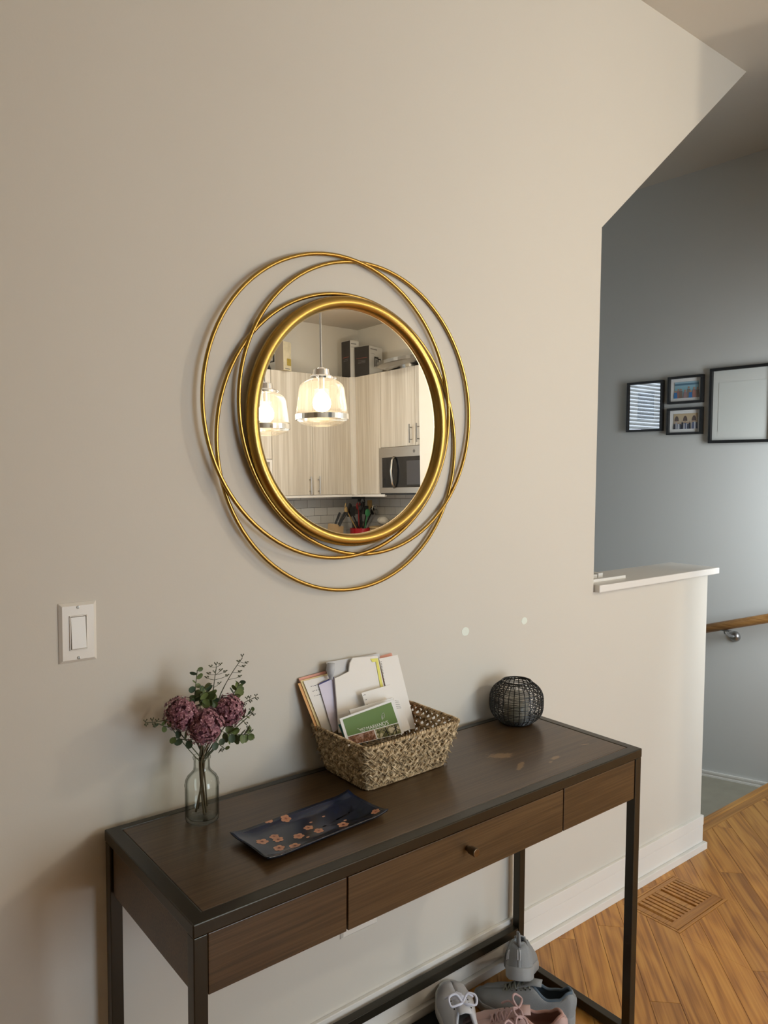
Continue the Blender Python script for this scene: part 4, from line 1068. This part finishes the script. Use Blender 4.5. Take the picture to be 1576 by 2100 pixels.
GFAB = mat('grey_knit', (.27,.285,.29), .8, bump=.4, bscale=600, var=.06, vscale=40); GSOLE = mat('grey_rubber', (.30,.31,.31), .6)
PFAB = mat('pink_fabric', (.52,.36,.33), .7, bump=.25, bscale=600, var=.08, vscale=25); PLACE = mat('pink_lace', (.50,.34,.33), .7)
TFAB = mat('tan_pink_fabric', (.38,.25,.19), .7, bump=.25, bscale=600, var=.15, vscale=30)
GLIN = mat('dark_blue_lining', (.10,.14,.18), .9); BLIN = mat('black_lining', (.015,.02,.022), .9); WLIN = mat('white_lining', (.55,.56,.60), .8); PLIN = mat('rose_lining', (.40,.23,.19), .8)
WLACE = mat('white_lace', (.72,.74,.85), .7); GLACE = mat('olive_lace', (.20,.20,.16), .8)
matt = tag(obj('boot_mat', MB().box(.56, 1.43, -.385, -.024, 0, .006), mat('black_rubber', (.008,.008,.009), .6), bevel=.002), 'flat black shoe mat on the floor along the baseboard', 'mat')
shoe('white mesh sneaker with a lavender-white bow, leftmost of the pile', place((1.275, -.262, .007), (.50, .80), pitch=.09, sc=1.07), WFAB, WSOLE, WLIN, WLACE)
shoe('pink sneaker with pink laces, at the front of the shoe pile', place((1.533, -.335, .022), (-.70, .74), pitch=-.04, roll=-.15), PFAB, WSOLE, PLIN, PLACE, stripes=None)
shoe('tan-pink sneaker mostly hidden between the white and the pink one', place((1.372, -.405, .007), (.12, .95), roll=.08), TFAB, WSOLE, PLIN, PLACE)
shoe('grey sneaker lying flat with its dark lining open, rightmost of the pile', place((1.630, -.288, .0), (-.52, .80)), GFAB, GSOLE, GLIN, GLACE, bow=False)
pA = atZ(1066, 2012, .115)
shoe('grey knit sneaker propped nose down on the pile, heel loop pointing up', place(pA, (.62, .50), pitch=-.42, roll=-.05), GFAB, GSOLE, GLIN, GLACE, L_=.245, bow=False, tab=True, stripes=(.045, .085, .115, .145))

# ------------------------------------------------------------ pendant lamps over the island
SH = glassmat('shade_glass', (1, .985, .95), transp=.97, transl=.035, rough=.04)
BULB = mat('bulb_glow', (1, .9, .7), .3, emit=(1.0, .78, .50), es=BULB_STRENGTH)
def pendant(x, y, zb, label):
    t = thing('pendant_lamp', label, 'lamp', (x, y, zb), 'glass pendant lamps over the kitchen island')
    c = Vector((x, y, zb))      # zb: height of the chrome band bottom; everything above it
    R_ = .158
    obj('rod', MB().tube([c+Vector((0,0,.30)), Vector((x, y, HZ))], .0065, 10), NICKEL, t)
    obj('canopy', MB().lathe([(0, -.03), (.045, -.028), (.060, -.01), (.062, 0), (0, 0)], (x, y, HZ), 24), CHROME, t, smooth=True)
    obj('cap', MB().lathe([(.020, .305), (.024, .300), (.046, .295), (.050, .262), (.066, .258), (.072, .250), (.072, .238), (0.0, .238)], c, 28), CHROME, t, smooth=False)
    kb = MB()
    for k in range(3):
        a_ = k*2.094+.4; q = c+Vector((math.cos(a_)*.072, math.sin(a_)*.072, .246)); kb.ball(q+Vector((math.cos(a_)*.010, math.sin(a_)*.010, 0)), .009, 8, 6)
    obj('thumb_screw', kb, CHROME, t, smooth=True)
    obj('shade', MB().lathe([(.062, .243), (.080, .236), (.108, .222), (.126, .205), (.134, .185), (.142, .120), (.150, .060), (R_-.003, .012), (R_-.002, .040)], c, 48), SH, t, smooth=True)
    obj('band', MB().lathe([(R_, 0), (R_, .030), (R_-.004, .030), (R_-.004, 0)], c, 48, closed=True), CHROME, t)
    obj('bowl', MB().lathe([(R_-.005, .002), (R_*.85, -.018), (R_*.55, -.034), (R_*.2, -.042), (0, -.043)], c, 48), SH, t, smooth=True)
    obj('socket', MB().lathe([(0, .24), (.019, .24), (.019, .178), (0, .178)], c, 16), NICKEL, t)
    obj('bulb', MB().lathe([(0, .180), (.014, .178), (.015, .165), (.030, .152), (.046, .130), (.054, .100), (.048, .070), (.030, .052), (0, .046)], c, 20), BULB, t, smooth=True)
pendant(2.615, -2.275, 1.835, 'nearer glass pendant lamp with a chrome band, whole in the mirror')
pendant(2.580, -2.850, 1.815, 'farther glass pendant lamp, cut by the left edge of the mirror')

# ------------------------------------------------------------ kitchen seen in the mirror
KB, KX, ZB, ZTOP = -4.2746, 4.401, 1.372, 2.4663
CABW, cnt_, cb, cN, cL, chs = woodmat('pale_textured_laminate', (.50,.46,.39), (.60,.565,.495), (.68,.65,.59), rot=(0, PI/2, 0), rough=.45, ring=.6, long_s=.5, across=16, fine=30, tint=.015, warp=1.0)
CABI = mat('cabinet_white', (.74,.73,.70), .5)
def handle(parent, p, vertical=True, ax='y', L_=.16):
    mb = MB(); d = Vector((0, 1, 0)) if ax == 'y' else Vector((-1, 0, 0)); u = Vector((0,0,1))
    mb.tube([p-u*L_/2+d*.032, p+u*L_/2+d*.032], .006, 8)
    for s_ in (-1, 1): mb.tube([p+u*s_*L_*.32, p+u*s_*L_*.32+d*.032], .0045, 8)
    return obj('door_handle', mb, NICKEL, parent)
def cab(label, x0, x1, y0, y1, z0, z1, doors, face):
    t = thing('wall_cabinet', label, 'cabinet', ((x0+x1)/2, (y0+y1)/2, z0), 'pale kitchen cabinets')
    if face == 'y':
        obj('body', MB().box(x0+.0005, x1-.0005, y0, y1-.021, z0, z1), CABI, t)
        for a, b, hx in doors:
            d = obj('door', MB().box(a+.0018, b-.0018, y1-.020, y1, z0+.002, z1-.002), CABW, t, bevel=.001, seg=1)
            if hx is not None: handle(d, Vector((hx[0], y1, hx[1])), ax='y')
    else:
        obj('body', MB().box(x0+.021, x1, y0+.0005, y1-.0005, z0, z1), CABI, t)
        for a, b, hx in doors:
            d = obj('door', MB().box(x0, x0+.020, a+.0018, b-.0018, z0+.002, z1-.002), CABW, t, bevel=.001, seg=1)
            if hx is not None: handle(d, Vector((x0, hx[0], hx[1])), ax='x')
    return t
cab('two-door pale wall cabinet with twin handles, seen in the middle of the mirror', 3.508, 4.365, -4.6, KB, ZB, ZTOP, [(3.508, 3.936, (3.893, 1.460)), (3.936, 4.365, (3.986, 1.460))], 'y')
cab('pale corner wall cabinet left of the microwave', KX, 4.73, -4.235, -3.874, ZB, ZTOP, [(-4.235, -3.874, None)], 'x')
add_box('corner_filler', (4.3655, KX+.020, -4.59, -4.2355, ZB, ZTOP), CABI, None); tag(bpy.data.objects['corner_filler'], 'narrow pale filler panel between the cabinet runs in the corner', 'cabinet panel')
cab('pale double cabinet above the microwave', KX, 4.73, -3.873, -3.113, 1.787, ZTOP, [(-3.873, -3.413, (-3.456, 1.892)), (-3.413, -3.113, (-3.364, 1.892))], 'x')
t = cab('short pale wall cabinet over an open cubby at the mirror\'s left', 3.05, 3.506, -4.6, KB, 1.69, ZTOP, [(3.05, 3.506, None)], 'y')
cb_ = thing('open_cubby', 'white open cubby shelf under the short wall cabinet', 'shelf', (3.28, -4.44, ZB))
obj('frame', ringbox(3.05, 3.506, ZB, 1.688, .022, -4.58, KB), CABI, cb_)
obj('back', MB().box(3.05, 3.506, -4.597, -4.58, ZB, 1.688), mat('cubby_grey', (.45,.45,.47), .6), cb_)
lr = thing('light_rail', 'thin white rail along the underside of the wall cabinets', 'trim', (4.0, -4.3, ZB-.02))
obj('rail', MB().box(3.05, 4.40, -4.30, KB, ZB-.022, ZB-.001).box(4.375, 4.40, -4.30, -3.80, ZB-.022, ZB-.001), CABI, lr)
# backsplash
TILE = mat('white_glazed_tile', (.62,.62,.60), .18, coat=.2); GROUT = mat('grout', (.16,.16,.16), .9)
tw, th = .152, .0762; pt = .0035
bs = obj('backsplash_grout', MB().box(3.0, 4.73, -4.6, -4.598, .94, ZB+.45).box(4.728, 4.73, -4.6, -3.0, .94, ZB+.45), GROUT, wback)
tmesh = MB().box(0, tw-pt, 0, .006, 0, th-pt).mesh('tile'); tmesh.materials.append(TILE)
tmesh2 = MB().box(-.006, 0, 0, tw-pt, 0, th-pt).mesh('tile'); tmesh2.materials.append(TILE)
row = 0; zz = .945
while zz < ZB-.005:
    x = 3.02+(tw/2 if row % 2 else 0); 
    while x+tw < 4.722:
        o = bpy.data.objects.new('tile', tmesh); COL.objects.link(o); o.parent = wback; o.location = (x, -4.598, zz); x += tw
    y = -4.59+(tw/2 if row % 2 else 0)
    while y < -3.1:
        o = bpy.data.objects.new('tile', tmesh2); COL.objects.link(o); o.parent = wright; o.location = (4.728, y, zz); y += tw
    zz += th; row += 1
# counter and base cabinets
CT = mat('counter_stone', (.30,.28,.26), .3, var=.2, vscale=30)
tag(obj('countertop', MB().prism([Vector(p) for p in ((3.0, -4.59, .88), (4.72, -4.59, .88), (4.72, -3.11, .88), (4.08, -3.11, .88), (4.08, -3.95, .88), (3.0, -3.95, .88))], (0, 0, .035)), CT, bevel=.003), 'grey stone kitchen countertop under the wall cabinets', 'countertop')
t = thing('base_cabinet', 'pale base cabinets under the countertop, along the back wall', 'cabinet', (3.6, -4.2, 0), 'pale base cabinets')
obj('body', MB().box(3.02, 4.09, -4.58, -3.99, .0, .878), CABI, t)
for a in (3.02, 3.38, 3.74): obj('door', MB().box(a+.002, a+.358 if a < 3.7 else 4.088, -3.99, -3.97, .11, .87), CABW, t)
t = thing('base_cabinet', 'pale base cabinets under the countertop, below the microwave', 'cabinet', (4.4, -3.6, 0), 'pale base cabinets')
obj('body', MB().box(4.12, 4.715, -4.58, -3.115, .0, .878), CABI, t)
for a in (-3.95, -3.53): obj('door', MB().box(4.10, 4.12, a+.002, a+.41, .11, .87), CABW, t)
# microwave
mw = thing('microwave_oven', 'stainless over-range microwave with a black glass door', 'microwave', (4.5, -3.49, 1.370))
my0, my1, mz0, mz1 = -3.868, -3.108, 1.3683, 1.7838
obj('body', MB().box(KX+.002, 4.73, my0, my1, mz0+.012, mz1), mat('microwave_case', (.05,.05,.05), .5), mw)
dx = KX-.030
F = MB().box(dx, KX+.002, my0, my1, mz1-.088, mz1).box(dx, KX+.002, my0, my1, mz0+.012, mz0+.062).box(dx, KX+.002, my0, my0+.040, mz0+.062, mz1-.088).box(dx, KX+.002, my1-.02, my1, mz0+.062, mz1-.088)
STW = mat('warm_stainless', (.36,.33,.285), .42, metal=.75)
d_ = obj('door', F, STW, mw, bevel=.002)
obj('door_window', MB().box(dx+.004, KX, my0+.040, my1-.02, mz0+.062, mz1-.088), mat('black_glass', (.012,.013,.015), .06), d_)
obj('window_screen', MB().box(dx+.0025, dx+.004, -3.50, my1-.03, mz0+.085, mz1-.125), mat('screen_grey', (.055,.055,.06), .25), d_)
hy = -3.655
obj('door_handle', MB().tube([Vector((dx-.004, hy, mz0+.060)), Vector((dx-.028, hy, mz0+.10)), Vector((dx-.040, hy, (mz0+mz1)/2)), Vector((dx-.028, hy, mz1-.12)), Vector((dx-.004, hy, mz1-.085))], .012, 12), STAINL, d_, smooth=True)
obj('maker_badge', MB().prism([Vector((dx-.0008, -3.40+y_, mz1-.045+z_)) for y_, z_ in ((0, .018), (.016, 0), (0, -.018), (-.016, 0))], (.001, 0, 0)), mat('badge', (.10,.09,.08), .5), d_)
obj('grease_vent', MB().box(dx+.01, 4.72, my0+.01, my1-.01, mz0-.004, mz0+.012), BLACK, mw)

# boxes and other things on top of the cabinets
def carton(label, c, sx_, sy_, h, rot, side_m, front_m, deco=None):
    t = thing('cardboard_box', label, 'box', c, 'appliance boxes on top of the cabinets')
    M = Matrix.Translation(Vector(c)) @ Matrix.Rotation(rot, 4, 'Z')
    q = MB().box(-sx_/2, sx_/2, -sy_/2, sy_/2, 0, h).xf(M); bo = obj('carton', q, front_m, t, bevel=.0015, seg=1)
    bo.data.materials.append(side_m)
    for p in bo.data.polygons:
        nn = (M.to_3x3().inverted() @ p.normal)
        if nn.x < -.5: p.material_index = 1
    for (name, face, u0, u1, v0, v1, mm) in (deco or []):
        if face == 'side': z = MB().add([(-sx_/2-.0008, -sy_/2+sy_*u0, h*v0), (-sx_/2-.0008, -sy_/2+sy_*u1, h*v0), (-sx_/2-.0008, -sy_/2+sy_*u1, h*v1), (-sx_/2-.0008, -sy_/2+sy_*u0, h*v1)], [(0, 1, 2, 3)])
        else: z = MB().add([(-sx_/2+sx_*u0, sy_/2+.0008, h*v0), (-sx_/2+sx_*u1, sy_/2+.0008, h*v0), (-sx_/2+sx_*u1, sy_/2+.0008, h*v1), (-sx_/2+sx_*u0, sy_/2+.0008, h*v1)], [(0, 1, 2, 3)])
        obj(name, z.xf(M), mm, t)
    return t
DK = mat('carton_black', (.022,.019,.017), .5); WC = mat('carton_white', (.60,.60,.58), .5); RD = mat('carton_red_print', (.20,.05,.035), .5); GY = mat('carton_grey_print', (.22,.22,.22), .5); TN = mat('carton_tan', (.22,.19,.15), .6)
carton('tall black and white carton standing in the corner of the cabinet tops', (4.428, -4.337, ZTOP), .106, .133, .345, .0, DK, WC,
       [('print', 'side', .15, .85, .55, .57, RD), ('print', 'side', .25, .75, .50, .505, GY), ('print', 'side', .25, .75, .46, .465, GY), ('print', 'front', .1, .7, .90, .93, GY), ('print', 'front', .1, .6, .82, .83, GY)])
carton('squat black and white kettle carton at the cabinet corner', (4.5207, -4.1783, ZTOP), .21, .17, .275, -.25, DK, WC,
       [('print', 'side', .12, .88, .60, .615, RD), ('print', 'side', .25, .75, .52, .527, GY), ('print', 'side', .25, .75, .48, .487, GY), ('print', 'side', .25, .75, .44, .447, GY), ('print', 'front', .10, .60, .88, .92, GY), ('print', 'front', .12, .45, .74, .75, GY),
        ('kettle_picture', 'front', .84, .88, .35, .62, DK), ('kettle_picture', 'front', .70, .88, .58, .62, DK), ('kettle_picture', 'front', .62, .70, .32, .64, DK), ('kettle_picture', 'front', .38, .44, .32, .64, DK), ('kettle_picture', 'front', .38, .70, .60, .66, DK), ('kettle_picture', 'front', .46, .60, .34, .58, GY)])
FC = mat('carton_food_print', (.62,.56,.40), .5, var=.35, vscale=22)
carton('printed food-picture carton on the left cabinet top', (3.655, -4.300, ZTOP), .115, .09, .250, -.35, TN, FC, [('yellow_bowl_picture', 'front', .45, .95, .18, .42, mat('bowl_print', (.40,.30,.06), .5, var=.4, vscale=60)), ('print', 'front', .2, .8, .05, .08, GY)])
bl_ = thing('blender', 'black and steel blender appliance on the left cabinet top', 'appliance', (3.50, -4.40, ZTOP))
obj('base', MB().lathe([(0, 0), (.075, 0), (.078, .02), (.065, .055), (0, .06)], (3.50, -4.40, ZTOP), 24), BLACK, bl_, smooth=False)
obj('jar', MB().lathe([(.050, .058), (.055, .07), (.062, .19), (.062, .195), (0, .195)], (3.50, -4.40, ZTOP), 24), STAINL, bl_, smooth=True)
obj('lid', MB().lathe([(0, .195), (.064, .195), (.064, .215), (.03, .222), (.028, .245), (0, .245)], (3.50, -4.40, ZTOP), 24), BLACK, bl_)
obj('handle', MB().tube([Vector((3.562, -4.38, ZTOP+.18)), Vector((3.60, -4.37, ZTOP+.16)), Vector((3.60, -4.37, ZTOP+.09)), Vector((3.557, -4.38, ZTOP+.08))], .009, 10), BLACK, bl_, smooth=True)
pc = Vector((4.470, -3.57, ZTOP+.033)); pl_ = thing('steel_platter', 'large shallow stainless tray jutting out over the cabinet tops', 'tray', (pc.x, pc.y, ZTOP))
Mx = Matrix.Translation(pc) @ Matrix.Rotation(math.radians(-5), 4, 'Y') @ Matrix.Rotation(math.radians(4), 4, 'X')
obj('dish', MB().lathe([(0, -.014), (.20, -.014), (.262, .006), (.272, .012), (.272, .040), (.266, .040), (.262, .014), (.20, -.008), (0, -.008)], (0, 0, 0), 48).xf(Mx), mat('dull_steel', (.30,.29,.27), .28, metal=1), pl_, smooth=False)
obj('foot', MB().lathe([(0, -.034), (.09, -.034), (.09, -.010), (0, -.010)], (pc.x+.02, pc.y, pc.z), 32), STAINL, pl_)

# things on the kitchen counter
CZ = .915
kb = thing('knife_block', 'light wooden knife block holding black-handled knives', 'knife block', (4.20, -4.30, CZ))
M = Matrix.Translation((4.20, -4.32, CZ)) @ Matrix.Rotation(.35, 4, 'Y')
obj('block', MB().prism([Vector(p) for p in ((-.05, -.05, 0.02), (.06, -.05, 0), (.075, -.05, .16), (-.03, -.05, .19))], (0, .10, 0)).xf(Matrix.Translation((4.19, -4.32, CZ-.0))), mat('beech', (.45,.30,.15), .5), kb)
hm = MB()
for i, (a, b) in enumerate(((0, 0), (.03, .02), (.055, -.015), (.02, .05))):
    p0 = Vector((4.18+a, -4.30+b, CZ+.165)); hm = MB(); hm.tube([p0, p0+Vector((.025, .01, .06)), p0+Vector((.055+.01*i, .015, .125))], [.009, .011, .010], 8); obj('knife_handle', hm, BLACK, kb)
cr_ = Vector((4.495, -4.30, CZ)); ck = thing('utensil_crock', 'red pot filled with black and wooden cooking utensils', 'utensil pot', cr_)
obj('pot', MB().lathe([(0, 0), (.095, 0), (.104, .02), (.108, .135), (.100, .135), (.095, .02), (0, .015)], cr_, 32), mat('red_enamel', (.38,.012,.02), .25), ck, smooth=False)
random.seed(17)
UT = [BLACK, BLACK, BLACK, mat('green_handle', (.04,.22,.08), .4), BLACK, STAINL, BLACK, mat('wood_spoon', (.45,.28,.10), .6), BLACK, mat('red_spatula', (.30,.02,.02), .4), BLACK, mat('wood_spoon_b', (.50,.34,.14), .6)]
for i, um in enumerate(UT):
    a_ = PI*(i+.5)/len(UT)*1.9; lean = random.uniform(.06, .16); b0 = cr_+Vector((math.cos(a_)*.03, math.sin(a_)*.03, .02)); tp = cr_+Vector((-math.cos(a_)*lean*1.2, math.sin(a_)*lean*.5, random.uniform(.24, .33)))
    mb = MB().tube([b0, tp], .006, 8); kind = i % 3; dd = (tp-b0).normalized()
    if kind == 0: mb.ball(tp+dd*.03, (.030, .012, .038), 10, 7)
    elif kind == 1: mb.box(tp.x-.026, tp.x+.026, tp.y-.004, tp.y+.004, tp.z-.01, tp.z+.07)
    else:
        mb.ball(tp+dd*.025, (.022, .018, .030), 8, 6)
        for s_ in (-1, 1): mb.tube([tp, tp+Vector((s_*.03, 0, .05)), tp+Vector((s_*.018, 0, .085))], .005, 6)
    tag(obj('utensil', mb, um), ('black spoon nearest the front right of the red pot', 'black flat turner at the right of the red pot', 'black tongs leaning over the back right of the red pot', 'green-handled spoon in the red pot', 'black slotted turner in the middle of the red pot', 'steel tongs in the red pot', 'black ladle at the back left of the red pot', 'wooden flat spatula in the red pot', 'black whisk leaning left in the red pot', 'red-headed spoon in the red pot', 'black turner leaning far left in the red pot', 'pale wooden fork in the red pot')[i], 'utensil', 'utensils in the red pot')
tg = thing('coil_basket', 'woven tan basket with pale cloth on the counter right of the red pot', 'basket', (4.62, -3.98, CZ))
wb_ = MB()
for k in range(7): wb_.tube([Vector((4.60+(.09+.005*k)*math.cos(2*PI*j/30), -4.08+(.12+.005*k)*math.sin(2*PI*j/30), CZ+.012+.022*k)) for j in range(30)], .011, 6, closed=True)
obj('coil', wb_, mat('tan_coil', (.40,.28,.13), .8), tg, smooth=True)
wb_ = MB(); random.seed(2)
for k in range(6): wb_.ball((4.60+random.uniform(-.06, .06), -4.08+random.uniform(-.08, .08), CZ+.17+random.uniform(0, .05)), (.05, .05, .04), 10, 7)
obj('cloth', wb_, mat('pale_cloth', (.45,.42,.36), .9), tg, smooth=True)
